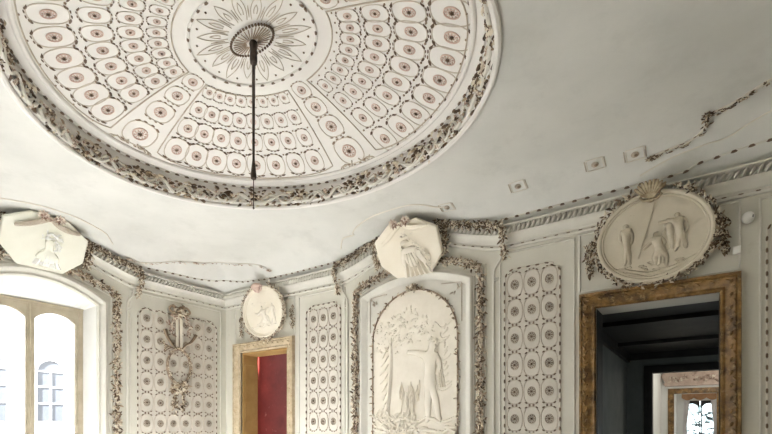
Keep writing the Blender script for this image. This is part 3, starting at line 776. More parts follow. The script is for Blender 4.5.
def scene_hall(t_, fm):
    figure('relief_figure', t_, dict(scale=.46, pelvis=(-.215, -.03), chest=(-.22, .07), neck=(-.22, .115), head=(-.222, .145), crown=(-.222, .165), ls=(-.26, .10), le=(-.275, .03), lh=(-.245, -.02), rs=(-.18, .10), re=(-.165, .03), rh=(-.18, -.03), lk=(-.225, -.12), lf=(-.235, -.20), lt=(-.25, -.21), rk=(-.20, -.12), rf=(-.195, -.20), rt=(-.18, -.21)), fm, 1.0, .03)
    figure('relief_figure', t_, dict(scale=.46, pelvis=(.06, -.13), chest=(.035, -.05), neck=(.03, -.005), head=(.025, .025), crown=(.02, .045), ls=(-.005, -.025), le=(-.05, -.07), lh=(-.10, -.11), rs=(.07, -.02), re=(.10, -.07), rh=(.05, -.11), lk=(.0, -.19), lf=(.05, -.25), lt=(.03, -.26), rk=(.11, -.20), rf=(.10, -.27), rt=(.12, -.275)), fm, 1.0, .03)
    figure('relief_figure', t_, dict(scale=.45, pelvis=(.215, -.01), chest=(.20, .09), neck=(.195, .13), head=(.19, .155), crown=(.188, .172), ls=(.155, .115), le=(.09, .115), lh=(.04, .12), rs=(.24, .11), re=(.265, .05), rh=(.25, -.01), lk=(.20, -.08), lf=(.18, -.15), lt=(.16, -.155), rk=(.235, -.08), rf=(.25, -.14), rt=(.27, -.145)), fm, 1.0, .03)
    figure('relief_figure', t_, dict(scale=.42, pelvis=(.14, .0), chest=(.13, .07), neck=(.125, .10), head=(.12, .125), crown=(.118, .14), ls=(.10, .08), le=(.085, .03), lh=(.07, .0), rs=(.155, .08), re=(.165, .04), rh=(.16, .0), lk=(.13, -.07), lf=(.125, -.13), lt=(.11, -.135), rk=(.15, -.07), rf=(.155, -.13), rt=(.165, -.135)), fm, .8, .026)
    for top, bot, k, d in (((.02, .10, -.10), (-.01, .13, -.25), 4, .026), ((.185, .245, .0), (.175, .275, -.13), 3, .024), ((-.235, -.195, -.02), (-.25, -.18, -.12), 3, .018)):
        mb = MB(); drapery(mb, top, bot, k, d); mb.build('drapery', fm, t_, True, Matrix.Translation((0, 0, .03)))
    mb = MB(); g = [(-.40 + .05 * i, -.20 - .11 * sin(PI * i / 16) + random.uniform(-.01, .01)) for i in range(17)]
    mb.tube([Vector((x, y, .03)) for x, y in g], .016, 5); mb.tube([Vector((x * .8, y - .04, .03)) for x, y in g], .014, 5)
    for i in range(16): mb.ell((random.uniform(-.28, .22), random.uniform(-.30, -.22), .03), (random.uniform(.02, .05), .013, .014), 6, 4)
    mb.tube([(-.12, -.17, .035), (.02, .30, .035)], .0055, 5)
    tree(mb, (-.31, -.2), (-.30, .12), .008, [(-.28, .16), (-.20, .20), (-.14, .19)], 8, .05, .02, .035)
    mb.build('landscape', fm, t_)
def scene_red(t_, fm):
    figure('relief_figure', t_, dict(scale=.46, pelvis=(.05, -.10), chest=(.0, -.01), neck=(-.02, .04), head=(-.03, .075), crown=(-.035, .10), ls=(-.05, .02), le=(-.12, -.03), lh=(-.19, .0), rs=(.04, .02), re=(.10, .05), rh=(.17, .02), lk=(-.05, -.16), lf=(-.14, -.19), lt=(-.17, -.18), rk=(.10, -.18), rf=(.0, -.21), rt=(-.03, -.21)), fm, .9, .028)
    figure('relief_figure', t_, dict(scale=.40, pelvis=(.22, -.06), chest=(.21, .03), neck=(.205, .07), head=(.20, .095), crown=(.198, .11), ls=(.17, .05), le=(.13, .0), lh=(.10, -.03), rs=(.245, .05), re=(.265, .0), rh=(.24, -.04), lk=(.19, -.13), lf=(.18, -.20), lt=(.16, -.21), rk=(.25, -.13), rf=(.26, -.19), rt=(.28, -.2)), fm, .8, .028)
    mb = MB(); drapery(mb, (-.02, .10, -.06), (-.16, .16, -.20), 4, .026); mb.build('drapery', fm, t_, True, Matrix.Translation((0, 0, .03)))
    mb = MB(); mb.tube([Vector((-.36 + .06 * i, -.22 + .012 * sin(i * 2.1), .03)) for i in range(13)], .012, 5)
    tree(mb, (-.24, -.2), (-.2, .12), .012, [(-.18, .18), (-.05, .22), (.08, .2), (-.25, .1)], 12, .07, .02, .045)
    mb.build('landscape', fm, t_)
oval_medallion('large grey oval relief medallion with gilded shell above the dark doorway', FB(6.35, 3.33, .08, rad(7)), .445, .375, 'grey', 'greyfig', scene_hall, 'leafd', 'shell')
oval_medallion('cream oval relief medallion with pink shell above the red door', FB(1.06, 3.36, .08, rad(7)), .425, .365, 'cream', 'relief', scene_red, 'leaf', 'pink')
tassel('flower drop on the left side of the grey shell medallion', FB(5.785, 3.22, .01))
tassel('flower drop next to the white sensor boxes right of the shell medallion', FB(6.88, 3.24, .01))
tassel('flower drop between the corner and the cream oval medallion', FB(.45, 3.20, .01))
tassel('flower drop between the cream oval medallion and the rosette panel', FB(1.61, 3.22, .01))

# octagonal plaques leaning out over window and overmantel
def octagon_plaque(label, frame, mat, bust):
    t_ = thing('octagon_plaque', label, 'plaque', frame, 'octagonal plaques under the cove')
    w, h, c, k = .435, .32, .19, .14
    O_ = [(-c - .05, -h), (c + .05, -h), (w, -k + .02), (w, k + .03), (c, h), (-c, h), (-w, k + .03), (-w, -k + .02)]
    mb = MB(); mb.prism(O_, -.035, .02, .012); mb.build('tablet', mat, t_, False)
    mb = MB()                                     # ribbon bow with two cloth swags
    for sg in (-1, 1):
        q = smooth_path([(0, h - .03, .03), (sg * .10, h - .08, .045), (sg * .22, h - .12 + (.02 if sg > 0 else -.03), .04), (sg * .33, h - (.10 if sg > 0 else .20), .03)], 8)
        mb.tube(q, [.012 + .018 * sin(PI * min(1, i / (len(q) - 1) * .9 + .05)) for i in range(len(q))], 6, flat=.6)
        mb.tube([v + Vector((0, .022, .008)) for v in q], [.008 * (1 - i / len(q)) + .004 for i in range(len(q))], 5)
    mb.build('swag', 'dline' if bust == 1 else mat, t_)
    mb = MB()
    for sg in (-1, 1):
        for k2 in range(11):
            a = 2 * PI * k2 / 11; mb.leaf((sg * .085, h + .0, .03), (cos(a), sin(a) * .7, .35), (0, 0, 1), .075, .035, .012)
        mb.flower((sg * .085, h, .05), (0, 0, 1), .035)
    mb.flower((0, h - .03, .05), (0, 0, 1), .03)
    mb.build('bow', 'leafp', t_, False)
    if bust == 0:
        figure('relief_figure', t_, dict(scale=1.15, pelvis=(.06, -.24), chest=(.03, -.08), neck=(.0, .02), head=(-.015, .075), crown=(-.02, .12), ls=(-.06, -.03), le=(-.10, -.12), lh=(-.06, -.2), rs=(.10, -.02), re=(.16, -.12), rh=(.22, -.20)), 'relief', .38, .03)
        mb = MB(); drapery(mb, (-.08, .12, -.04), (-.14, .27, -.32), 6, .05, amp=.45); mb.build('drapery', 'relief', t_, True, Matrix.Translation((0, 0, .02)))
        mb = MB(); garland(mb, [Vector((-.02, .17, .02)), Vector((.07, .14, .02)), Vector((.11, .05, .02)), Vector((.18, -.03, .02)), Vector((.25, -.12, .02)), Vector((.27, -.22, .02))], .06, 70, .05, .02, flowers=0, berries=.1); mb.build('hair', 'relief', t_, False)
    else:
        figure('relief_figure', t_, dict(scale=1.0, pelvis=(.05, -.25), chest=(.05, -.16), neck=(.05, -.06), head=(.03, .01, .02), crown=(.045, .07), ls=(-.02, -.14), le=(-.07, -.20), rs=(.12, -.14), re=(.17, -.20)), 'creamg', .35, .025)
        mb = MB(); drapery(mb, (-.03, .12, -.13), (-.12, .22, -.27), 5, .035, amp=.5); mb.build('drapery', 'white', t_, True, Matrix.Translation((0, 0, .018)))
        mb = MB(); garland(mb, [Vector((-.02, .05, .02)), Vector((.01, .10, .02)), Vector((.07, .12, .02)), Vector((.12, .08, .02)), Vector((.13, .0, .02)), Vector((.12, -.06, .02))], .06, 70, .05, .02, flowers=0, berries=.1); mb.build('hair', 'white', t_, False)
octagon_plaque('cream octagonal plaque with a draped female relief above the overmantel', FB(3.765, 3.735, .20, rad(30)), 'cream', 0)
octagon_plaque('greenish cream octagonal plaque with a head in relief above the window', FL(WY - .01, 3.785, .20, rad(30)), 'creamg', 1)

# ------------------------------------------------------------------ overmantel relief
t_ = thing('relief_overmantel', 'tall arched stucco relief of a woman beside a tree in a cream frame', 'relief', FB(BX, 1.2, .002))
mb = MB(); A = [(a, b - 1.2) for a, b in arch(.80, 3.30, 3.475, 24, 1.2)]
frame_sweep(mb, A, [(-.085, 0), (-.085, .012), (-.06, .02), (-.035, .05), (-.01, .062), (.012, .05), (.02, .03), (.03, .025), (.03, 0)]); mb.build('frame', 'trim', t_)
A2 = [(a, b - 1.2) for a, b in arch(.73, 3.30, 3.455, 24, 1.2)]
mb = MB(); mb.prism(A2, 0, .008); mb.build('ground', 'trim', t_, False)
RHW = .617; SPR, CRN = 2.69, 3.29
A3 = [(a, b - 1.2) for a, b in arch(RHW, SPR, CRN - .0, 36, 1.2)]
mb = MB(); mb.prism(A3, .004, .016); mb.build('background', 'relief', t_, False)
mb = MB(); P3 = [Vector((a, b, .022)) for a, b in A3]; mb.tube(P3, .011, 6, mi=0)
for q in resample(P3, .085):
    for k in range(2):
        a = random.random() * 2 * PI; mb.leaf(q, (cos(a), sin(a), .3), (0, 0, 1), .055, .024, .009, 1)
mb.build('twig_border', ['brown2', 'leaf'], t_)
mb = MB()
for sg in (-1, 1):
    for k in range(8):
        a = 2 * PI * k / 8; mb.leaf((sg * .05 - .0, CRN - 1.2 + .015, .03), (cos(a), sin(a), .3), (0, 0, 1), .06, .026, .01)
mb.flower((0, CRN - 1.2 + .05, .04), (0, 0, 1), .03); mb.build('bow', 'leaf', t_, False)
for sg in (-1, 1):                                           # spandrel corners
    mb = MB()
    x0, x1, y0, y1 = sg * .665, sg * .40, 1.62, 2.12
    mb.tube([(x0, y0, .012), (x0, y1 - .04, .012), (x1, y1 - .02, .012)], .006, 5)
    for k in range(5):
        a = random.random() * 6.28; mb.leaf((sg * (.56 + .02 * k), 1.98 + .012 * k, .012), (cos(a), sin(a), .2), (0, 0, 1), .06, .025, .008)
    mb.build('spandrel', 'dline', t_)
# woman pointing left
def Z(z): return z - 1.2
fig = figure('relief_figure', t_, dict(scale=1.0, dx=.05, pelvis=(.20, Z(2.19)), chest=(.21, Z(2.40)), neck=(.22, Z(2.50)), head=(.235, Z(2.575)), crown=(.24, Z(2.63)), ls=(.13, Z(2.455)), le=(-.0, Z(2.50)), lh=(-.14, Z(2.52)), rs=(.29, Z(2.44)), re=(.34, Z(2.30)), rh=(.28, Z(2.20)),
              lk=(.17, Z(1.93)), lf=(.17, Z(1.66)), lt=(.13, Z(1.64)), rk=(.27, Z(1.93)), rf=(.32, Z(1.68)), rt=(.36, Z(1.66))), 'relief', .36, .024)
mb = MB(); drapery(mb, (.20, .31, Z(2.26)), (.18, .36, Z(2.02)), 4, .030, amp=.5); mb.build('drapery', 'relief', t_, True, Matrix.Translation((0, 0, .016)))
mb = MB(); drapery(mb, (.32, .39, Z(2.42)), (.36, .46, Z(2.05)), 3, .024, amp=.5); mb.build('drapery', 'relief', t_, True, Matrix.Translation((0, 0, .016)))
mb = MB(); garland(mb, [Vector((.24, Z(2.62), .02)), Vector((.30, Z(2.66), .02)), Vector((.34, Z(2.59), .02)), Vector((.34, Z(2.5), .02))], .05, 40, .05, .02, flowers=0); mb.build('hair', 'relief', t_, False)
mb = MB()                                                    # tree on the left with hanging boughs
tree(mb, (-.42, Z(1.62)), (-.33, Z(2.72)), .05, [(-.25, Z(2.9)), (-.42, Z(2.84)), (-.08, Z(2.98)), (.08, Z(2.88)), (-.16, Z(2.76)), (.02, Z(2.72)), (.2, Z(2.80)), (-.44, Z(2.62)), (-.30, Z(2.60))], 30, .12, .014, .05)
for sg in range(8):
    y = Z(1.7 + .11 * sg); mb.tube([(-.47 + .03 * sin(sg), y, .035), (-.40, y + .06, .055), (-.36, y + .14, .03)], .010, 5)
mb.build('tree', 'relief', t_, False)
mb = MB()                                                    # ground, reeds and shrubs at the foot
mb.tube([Vector((-.6 + .1 * i, Z(1.66 + .035 * sin(i * 1.7)), .02)) for i in range(13)], .022, 6)
mb.tube([Vector((-.6 + .1 * i, Z(1.52 + .03 * sin(i * 2.3 + 1)), .02)) for i in range(13)], .026, 6)
for i in range(110):
    x = random.uniform(-.58, .05); y = Z(random.uniform(1.40, 1.72) - .1 * max(0, x + .2)); a = random.uniform(.5, 2.6)
    mb.leaf((x, y, .02), (cos(a), sin(a), .25), (0, 0, 1), random.uniform(.06, .14), .03, .012)
for i in range(14): mb.ell((random.uniform(.0, .56), Z(random.uniform(1.4, 1.6)), .02), (random.uniform(.04, .10), .03, .03), 8, 5)
mb.build('shrubs', 'relief', t_, False)
mb = MB()                                                    # faint far figures and reeds in the middle ground
for i in range(26):
    x = -.20 + .30 * random.random(); y = Z(1.72 + .25 * random.random()); mb.tube([(x, y, .016), (x + random.uniform(-.02, .03), y + .1, .028), (x + random.uniform(-.03, .05), y + .2, .016)], .0055, 4)
for i in range(18):
    a = random.uniform(0, 6.28); mb.tube(smooth_path([(.40 + .05 * cos(a + k) + .03 * k, Z(2.05 + .09 * i / 2 + .04 * sin(a + k * 1.3)), .018) for k in range(4)], 4), .006, 4)
mb.build('reeds', 'relief', t_)

# ------------------------------------------------------------------ wreath trophy on the panel beside the window
t_ = thing('wreath_trophy', 'ribbon bow holding a leafy wreath with horns over the wide rosette panel', 'ornament', FL(-.88, 2.50, .012))
mb = MB(); ring = [Vector((.19 * cos(2 * PI * i / 40), .27 * sin(2 * PI * i / 40), .02)) for i in range(40)]
mb.tube(ring, .022, 7, True, flat=1.0)
for i in range(110):
    a = random.random() * 6.28; p = Vector((.19 * cos(a), .27 * sin(a), .03)); d = Vector((-sin(a), cos(a), .2)) + Vector((cos(a), sin(a), 0)) * random.uniform(-.7, .7); mb.leaf(p, d, (0, 0, 1), .06, .024, .01, 1)
mb.build('wreath', ['brown2', 'leaf'], t_)
mb = MB(); garland(mb, [Vector((-.10, .86, 0)), Vector((0, .84, 0)), Vector((.12, .86, 0))], .16, 60, .09, .05, flowers=.15)
for sg in (-1, 1): mb.tube(smooth_path([(0, .82, .03), (sg * .10, .92, .04), (sg * .17, .86, .04), (sg * .09, .80, .035)], 6, True), .018, 6, True)
mb.build('bow', 'leaf', t_, False)
mb = MB()
for x in (-.035, .035):
    mb.box((x - .022, .28, .012), (x + .022, .82, .022)); mb.tube([(x - .024, .28, .018), (x - .024, .82, .018)], .006, 4, mi=1)
mb.build('ribbon', ['relief', 'brown2'], t_)
mb = MB()
for sg in (-1, 1):
    garland(mb, smooth_path([(sg * .10, .80, .01), (sg * .15, .62, .01), (sg * .13, .48, .01)], 6), .07, 34, .075, .03)
mb.build('side_sprays', 'leafp', t_, False)
mb = MB()
for sg in (-1, 1):
    q = smooth_path([(sg * .03, .26, .03), (sg * .10, .34, .05), (sg * .19, .40, .05), (sg * .28, .52, .04)] if sg > 0 else [(-.03, .26, .03), (-.12, .32, .05), (-.20, .42, .05), (-.24, .54, .04)], 6)
    mb.tube(q, [.010 + .022 * i / (len(q) - 1) for i in range(len(q))], 7)
for k in range(7):
    mb.tube(smooth_path([(-.05, .25, .03), (-.16 - .02 * k, .27 + .01 * k, .05), (-.25, .20 + .03 * k, .04)], 5), .010, 5)
mb.build('horns', 'leaf', t_)
mb = MB(); garland(mb, [Vector((-.13, -.33, 0)), Vector((0, -.35, 0)), Vector((.13, -.32, 0))], .18, 75, .085, .06, flowers=.22)
for x, e in ((-.05, -.72), (.06, -.66)): garland(mb, [Vector((x, -.42, 0)), Vector((x * 1.1, e, 0))], .07, 34, .07, .03, flowers=.15)
mb.build('flower_bunch', 'leaf', t_, False)

# ------------------------------------------------------------------ door frames
def door_frame(name, a, b, top, w, mat, lean=0):
    o = None; mb = MB(); k = w / .15
    prof = [(0, -.02), (0, .02), (.012 * k, .035), (.028 * k, .03), (.036 * k, .022), (.058 * k, .028), (.085 * k, .052), (.105 * k, .06), (.118 * k, .052), (.126 * k, .066), (.145 * k, .066), (.15 * k, .05), (.15 * k, 0)]
    frame_sweep(mb, [(a, 0), (a, top), (b, top), (b, 0)], prof)
    o = struct(link(name, mb.data(name, [mat]), None, WB))
    mb = MB(); q = []
    for P in ((Vector((a - .09 * k, .4, .06)), Vector((a - .09 * k, top + .09 * k, .06))), (Vector((a - .09 * k, top + .09 * k, .06)), Vector((b + .09 * k, top + .09 * k, .06))), (Vector((b + .09 * k, top + .09 * k, .06)), Vector((b + .09 * k, .4, .06)))):
        d = (P[1] - P[0]); n_ = int(d.length / .055); d.normalize(); sd = Vector((-d.y, d.x, 0))
        for i in range(n_):
            p = P[0].lerp(P[1], (i + .5) / n_); mb.leaf(p - d * .03, d + sd * (.5 if i % 2 else -.5), (0, 0, 1), .06, .026, .010)
    mb.build('carved_leaves', mat, o, False)
    return o
door_frame('door_1', DB[0], DB[1], DB[2], .15, 'gilt2'); door_frame('door_2', DC[0], DC[1], DC[2], .15, 'gilt')
mb = MB(); mb.box((DC[0] - .002, .03, 0), (DC[0] + .004, .33, DC[2])); mb.box((DC[1] - .004, .03, 0), (DC[1] + .002, .33, DC[2])); struct(mb.build('door_lining', 'hallwood', None, False))
# lining of the left doorway
mb = MB(); mb.box((DB[0] + .001, .02, 0), (DB[0] + .02, .325, DB[2] - .001)); mb.box((DB[0] + .02, .02, DB[2] - .03), (DB[1] - .02, .325, DB[2] - .001)); mb.box((DB[1] - .02, .02, 0), (DB[1] - .001, .325, DB[2] - .001))
for z0, z1 in ((.3, 1.5), (1.65, 2.6)): mb.tube([(DB[0] + .02, .07, z0), (DB[0] + .02, .28, z0), (DB[0] + .02, .28, z1), (DB[0] + .02, .07, z1)], .008, 5, True)
struct(mb.build('door_lining', 'ochre', None, False))

# ------------------------------------------------------------------ small fittings beside the doorway
t_ = thing('alarm_sensor', 'round white alarm sensor on the pilaster under the cornice', 'sensor', FB(7.05, 3.365, 0))
mb = MB(); rows = [[(r * cos(2 * PI * k / 20), r * sin(2 * PI * k / 20), z) for k in range(20)] for r, z in ((.045, 0), (.046, .03), (.042, .05), (.03, .065), (.012, .072))]
mb.sweep(rows); mb.build('body', 'plastic', t_)
mb = MB(); mb.box((-.004, -.016, .052), (.034, .004, .066)); mb.build('lens', 'black', t_, False)
t_ = thing('motion_detector', 'small white box detector on the panel moulding above the doorway corner', 'detector', FB(6.972, 3.10, .012) @ Matrix.Scale(.85, 4))
mb = MB(); mb.prism([(-.028, -.04), (.028, -.04), (.034, -.034), (.034, .034), (.028, .04), (-.028, .04), (-.034, .034), (-.034, -.034)], 0, .045, .008); mb.build('housing', 'plastic', t_, False)
mb = MB(); mb.prism([(-.02, -.028), (.02, -.028), (.02, .0), (-.02, .0)], .044, .048); mb.build('window_cover', 'white', t_, False)

# ------------------------------------------------------------------ window joinery
w = struct(link('window_1', None, None, FL(WY, 0, -FD))); w.empty_display_size = .1
mb = MB(); fw = .055
mb.box((-FHW, SILL, -.05), (-FHW + fw, FT, .02)); mb.box((FHW - fw, SILL, -.05), (FHW, FT, .02)); mb.box((-FHW, FT - .035, -.05), (FHW, FT, .025)); mb.box((-FHW, SILL, -.05), (FHW, SILL + .06, .02))
mb.tube([(-FHW, FT - .004, .03), (FHW, FT - .004, .03)], .010, 6); mb.build('frame', 'window', w, False)
for sg in (-1, 1):
    x0, x1 = sorted((sg * .012, sg * (FHW - fw))); st = .035; mb = MB()
    a, b = x0 + st, x1 - st; cx, hw = (a + b) / 2, (b - a) / 2
    AR = arch(hw, 2.955, 3.055, 16, SILL + .15, cx); ar = AR[1:-1]
    mb.box((x0, SILL + .06, -.035), (a, FT - .035, .012)); mb.box((b, SILL + .06, -.035), (x1, FT - .035, .012)); mb.box((a, SILL + .06, -.035), (b, SILL + .15, .012))
    for zf in (.012, -.035): mb.add([(p[0], p[1], zf) for p in ar] + [(p[0], FT - .035, zf) for p in ar], [(i, i + 1, 17 + i + 1, 17 + i) for i in range(16)])
    mb.add([(p[0], p[1], .012) for p in ar] + [(p[0], p[1], -.035) for p in ar], [(i, i + 1, 17 + i + 1, 17 + i) for i in range(16)])
    s_ = mb.build('sash', 'window', w, False)
    mb = MB(); mb.prism(AR, -.014, -.010); mb.build('pane', 'glass', s_, False)
mb = MB(); mb.box((-.03, SILL + .06, -.01), (.03, FT - .035, .022)); mb.tube([(0, SILL + .06, .024), (0, FT - .035, .024)], .012, 6); mb.build('meeting_stile', 'window', w, False)
mb = MB(); mb.box((-HW, SILL - .04, 0), (HW, SILL, FD + .04)); mb.build('window_sill', 'white', w, False)
# window behind the camera
for k, F_ in enumerate(FW):
    w = struct(link('window_%d' % (4 + k), None, None, FRONT_M @ Matrix.Translation(((F_[0] + F_[1]) / 2, 0, -.2)))); w.empty_display_size = .1
    hw = (F_[1] - F_[0]) / 2; mb = MB()
    for x in (-hw, -.03, hw - .06): mb.box((x, .6, -.05), (x + .06, 3.15, .01))
    mb.box((-hw, .6, -.05), (hw, .66, .01)); mb.box((-hw, 3.09, -.05), (hw, 3.15, .01)); mb.build('frame', 'window', w, False)
    mb = MB(); mb.box((-hw + .06, .66, -.022), (hw - .06, 3.09, -.018)); mb.build('pane', 'glass', w, False)

# house across the street
t_ = thing('house_across_street', 'pale house front with arched windows outside the bright window', 'building', Matrix.Translation((-13, -1.0, -5)))
mb = MB(); mb.box((-6, -14, 0), (0, 14, 12.5)); mb.box((-.2, -14, 12.5), (.35, 14, 12.9)); mb.build('wall', 'facade', t_, False)
for row in range(2):
    for i in range(9):
        y = 3.16 + 1.72 * (i - 5); z0 = 6.75 - 3.6 * row; m = Matrix(((0, 0, 1, .0), (1, 0, 0, y), (0, 1, 0, z0), (0, 0, 0, 1)))
        mb = MB(); frame_sweep(mb, arch(.42, 1.76, 2.18, 14, 0), [(0, 0), (0, .06), (.14, .08), (.14, 0)]); wn = mb.build('window', 'facade', t_, True, m)
        mb = MB(); mb.prism(arch(.42, 1.76, 2.18, 14, 0), 0, .02); mb.build('pane', 'paneblue', wn, False)
        mb = MB()
        for zz in (.6, 1.2, 1.76): mb.box((-.42, zz, .02), (.42, zz + .05, .05))
        mb.box((-.025, 0, .02), (.025, 1.76, .05)); mb.build('glazing_bars', 'facade', wn, False)

# ------------------------------------------------------------------ rooms beyond the doors
def slab(name, mat, a, b): mb = MB(); mb.box(a, b); return struct(mb.build(name, mat, None, False))
# red room
slab('wall_red_room', 'red', (-.8, 1.25, 0), (2.4, 1.35, 3.6)); slab('wall_red_room_left', 'red', (-.9, .325, 0), (-.8, 1.35, 3.6)); slab('wall_red_room_right', 'red', (2.4, .325, 0), (2.5, 1.35, 3.6))
slab('ceiling_red_room', 'trim', (-.9, .325, 3.6), (2.5, 1.35, 3.7)); slab('floor_red_room', 'floor', (-.9, .33, -.12), (2.5, 1.35, 0))
# dark hall: long room behind the gilt doorway
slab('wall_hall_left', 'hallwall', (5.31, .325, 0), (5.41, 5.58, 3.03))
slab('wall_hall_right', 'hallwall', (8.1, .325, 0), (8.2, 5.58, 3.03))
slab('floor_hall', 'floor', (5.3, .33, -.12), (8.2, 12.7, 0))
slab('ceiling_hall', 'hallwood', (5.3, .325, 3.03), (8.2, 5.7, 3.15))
o = wall_cells('wall_hall_back', 'hallwall', Matrix.Translation((0, 5.58, 0)) @ WB, 5.2, 8.3, 3.5, .2, [(5.86, 7.0, 0, 2.63)], 'hallwood')
mb = MB()
for y in (2.1, 4.0): mb.box((5.41, y, 2.97), (8.1, y + .2, 3.03))
struct(mb.build('ceiling_beam', 'hallwood', None, False))
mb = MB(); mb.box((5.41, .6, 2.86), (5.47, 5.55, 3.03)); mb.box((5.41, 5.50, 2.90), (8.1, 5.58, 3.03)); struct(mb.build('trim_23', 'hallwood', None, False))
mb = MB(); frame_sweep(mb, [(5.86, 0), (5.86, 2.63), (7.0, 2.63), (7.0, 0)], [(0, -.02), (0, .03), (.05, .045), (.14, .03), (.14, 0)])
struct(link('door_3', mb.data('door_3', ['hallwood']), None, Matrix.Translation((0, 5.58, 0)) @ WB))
# pale room behind the hall
slab('wall_pale_room_left', 'white', (5.63, 5.75, 0), (5.73, 9.5, 3.3)); slab('wall_pale_room_right', 'white', (7.9, 5.75, 0), (8.0, 9.5, 3.3)); slab('ceiling_pale_room', 'white', (5.6, 5.70, 3.3), (8.0, 9.7, 3.4))
wall_cells('wall_pale_room_back', 'white', Matrix.Translation((0, 9.5, 0)) @ WB, 5.6, 8.0, 3.3, .2, [(6.03, 6.95, 0, 2.42)], 'white')
mb = MB(); frame_sweep(mb, [(6.03, 0), (6.03, 2.42), (6.95, 2.42), (6.95, 0)], [(0, -.02), (0, .03), (.03, .045), (.09, .05), (.14, .03), (.14, 0)])
struct(link('door_4', mb.data('door_4', ['gilt']), None, Matrix.Translation((0, 9.5, 0)) @ WB))
t_ = thing('carved_overdoor', 'pinkish carved overdoor seen through the hall above the far gilt door', 'overdoor', Matrix.Translation((6.45, 9.48, 2.62)) @ FB(0, 0))
mb = MB(); mb.prism([(-.62, .0), (.62, 0), (.66, .05), (.62, .10), (.72, .26), (.66, .36), (-.66, .36), (-.72, .26), (-.62, .10), (-.66, .05)], 0, .10, .02); mb.build('slab', 'stone', t_, False)
mb = MB(); garland(mb, [Vector((-.5, .19, .10)), Vector((.5, .19, .10))], .2, 60, .12, .03); mb.build('carving', 'leafp', t_, False)
# last room with its window
slab('wall_end_room_left', 'white', (5.85, 9.7, 0), (5.95, 12.5, 3.1)); slab('wall_end_room_right', 'white', (7.4, 9.7, 0), (7.5, 12.5, 3.1)); slab('ceiling_end_room', 'white', (5.85, 9.7, 3.1), (7.5, 12.6, 3.2))
wall_cells('wall_end_room_back', 'white', Matrix.Translation((0, 12.5, 0)) @ WB, 5.85, 7.5, 3.1, .2, [(6.16, 6.98, .8, 2.36)], 'white')
w = struct(link('window_3', None, None, Matrix.Translation((6.57, 12.55, 0)) @ WB))
for sg in (-1, 1):
    x0, x1 = sorted((sg * .015, sg * .41)); a, b = x0 + .03, x1 - .03; c = (a + b) / 2; hw = (b - a) / 2; mb = MB()
    AR = arch(hw, 2.12, 2.27, 14, .9, c); ar = AR[1:-1]
    mb.box((x0, .8, -.04), (a, 2.36, .02)); mb.box((b, .8, -.04), (x1, 2.36, .02)); mb.box((a, .8, -.04), (b, .9, .02))
    for zf in (.02, -.04): mb.add([(p[0], p[1], zf) for p in ar] + [(p[0], 2.36, zf) for p in ar], [(i, i + 1, 15 + i + 1, 15 + i) for i in range(14)])
    s_ = mb.build('sash', 'hallwood', w, False); mb = MB(); mb.prism(AR, -.012, -.008); mb.build('pane', 'glass', s_, False)
for sg, lab in ((-1, 'white side curtain on the left of the far window seen through the hall'), (1, 'white side curtain on the right of the far window seen through the hall')):
    mb = MB(); rows = []
    for j in range(9):
        v = j / 8; y = 2.40 - 1.5 * v; wd = .10 + .10 * abs(v - .55); row = []
        for i in range(13): row.append((sg * (.42 - wd * i / 12 + .05 * v), y, .12 + .02 * sin(i * 1.6)))
        for i in range(12, -1, -1): row.append((sg * (.42 - wd * i / 12 + .05 * v), y, .105 + .02 * sin(i * 1.6)))
        rows.append(row)
    mb.sweep(rows); o = mb.build('curtain', 'cloth'); o.matrix_world = Matrix.Translation((6.57, 12.5, 0)) @ WB; tag(o, lab, 'curtain', 'curtains of the far window')
mb = MB(); rows = []
for i in range(25):
    x = -.48 + .96 * i / 24; dip = .07 * abs(sin(i / 24 * 3 * PI)); rows.append([(x, 2.58, .14), (x, 2.58, .18), (x, 2.44 - dip, .20 + .01 * sin(i)), (x, 2.44 - dip, .17)])
mb.sweep(rows); o = mb.build('valance', 'valance'); o.matrix_world = Matrix.Translation((6.57, 12.5, 0)) @ WB; tag(o, 'brown scalloped valance over the far window seen through the hall', 'valance')

t_ = thing('garden_tree', 'leafy tree outside the far window seen through the dark hall', 'tree', Matrix.Translation((5.9, 19.0, -3)))
mb = MB(); mb.tube([(0, 0, 0), (.1, 0, 2.5), (0, .1, 4.5)], [.2, .15, .08], 8); mb.build('trunk', 'hallwood', t_)
mb = MB()
for i in range(2600):
    a, b_, r_ = random.random() * 6.28, random.uniform(-1, 1), random.random() ** .4; q = math.sqrt(1 - b_ * b_)
    p = Vector((2.2 * r_ * q * cos(a), 1.2 * r_ * q * sin(a), 4.6 + 1.5 * r_ * b_)); mb.leaf(p, (random.uniform(-1, 1), random.uniform(-1, 1), random.uniform(-1, .4)), (0, -1, .3), .62, .40, .03)
mb.build('foliage', 'foliage', t_, False)
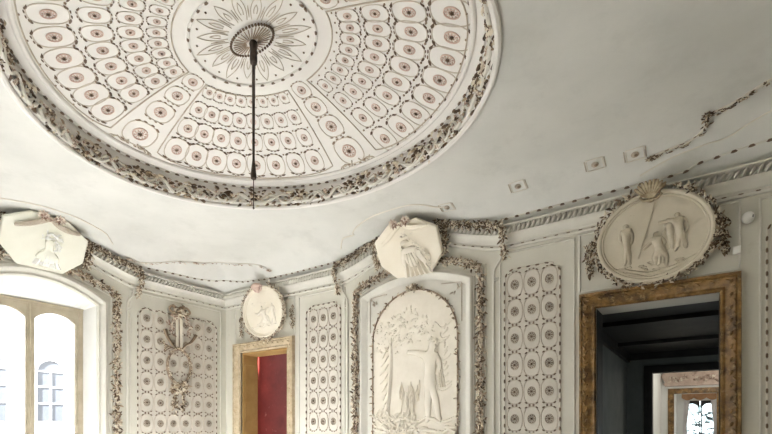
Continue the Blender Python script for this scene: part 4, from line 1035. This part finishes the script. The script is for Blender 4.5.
# ------------------------------------------------------------------ light
wd = bpy.data.worlds.new('sky'); scene.world = wd; wd.use_nodes = True; nt = wd.node_tree
bg = nt.nodes['Background']; tc = nt.nodes.new('ShaderNodeTexCoord'); sx = nt.nodes.new('ShaderNodeSeparateXYZ')
nt.links.new(tc.outputs['Generated'], sx.inputs[0])
mr = nt.nodes.new('ShaderNodeMapRange'); mr.inputs['From Min'].default_value = -1; nt.links.new(sx.outputs['Z'], mr.inputs['Value'])
nt.links.new(ramp(nt, mr.outputs[0], [(0, (.26, .255, .25)), (.47, (.34, .335, .325)), (.5, (.97, .985, 1)), (.7, (1, 1, 1)), (1, (.86, .93, 1))]), bg.inputs['Color'])
bg.inputs['Strength'].default_value = 1.0
def portal(name, loc, direction, sx_, sy_):
    l = bpy.data.lights.new(name, 'AREA'); l.shape = 'RECTANGLE'; l.size = sx_; l.size_y = sy_; l.cycles.is_portal = True
    o = bpy.data.objects.new(name, l); COL.objects.link(o); o.location = loc; o.rotation_euler = Vector(direction).to_track_quat('-Z', 'Z').to_euler(); return o
portal('window_daylight', (-FD - .08, WY, (SILL + FT) / 2), (1, 0, 0), 2 * FHW, FT - SILL)
for F_ in FW: portal('window_daylight', (XR - (F_[0] + F_[1]) / 2, YF - .28, 1.875), (0, 1, 0), 1.2, 2.55)
portal('window_daylight', (6.57, 12.62, 1.58), (0, -1, 0), .82, 1.56)
def fill_light(name, loc, energy, col, size=.25):
    l = bpy.data.lights.new(name, 'POINT'); l.energy = energy; l.color = col; l.shadow_soft_size = size
    o = bpy.data.objects.new(name, l); COL.objects.link(o); o.location = loc
sl = bpy.data.lights.new('sun', 'SUN'); sl.energy = 12; sl.angle = rad(2); sl.color = (.95, .98, 1)
so = bpy.data.objects.new('sun', sl); COL.objects.link(so); so.rotation_euler = Vector((-.20, .85, -.49)).to_track_quat('-Z', 'Y').to_euler()
fill_light('hall_fill', (7.6, 3.0, 1.2), 3.0, (.85, .95, 1)); fill_light('pale_room_fill', (7.3, 7.6, 2.7), 5, (1, .95, .86)); fill_light('end_room_fill', (6.9, 10.8, 2.6), 1.2, (1, .93, .82))  # unseen fill lights added to brighten the rooms beyond; no fixtures there
vs_ = scene.view_settings; vs_.view_transform = 'Standard'; vs_.look = 'None'; vs_.gamma = 1; vs_.use_curve_mapping = False
vs_.exposure = 2.6
scene.cycles.max_bounces = 12; scene.cycles.diffuse_bounces = 8; scene.cycles.transparent_max_bounces = 12
scene.cycles.use_denoising = True
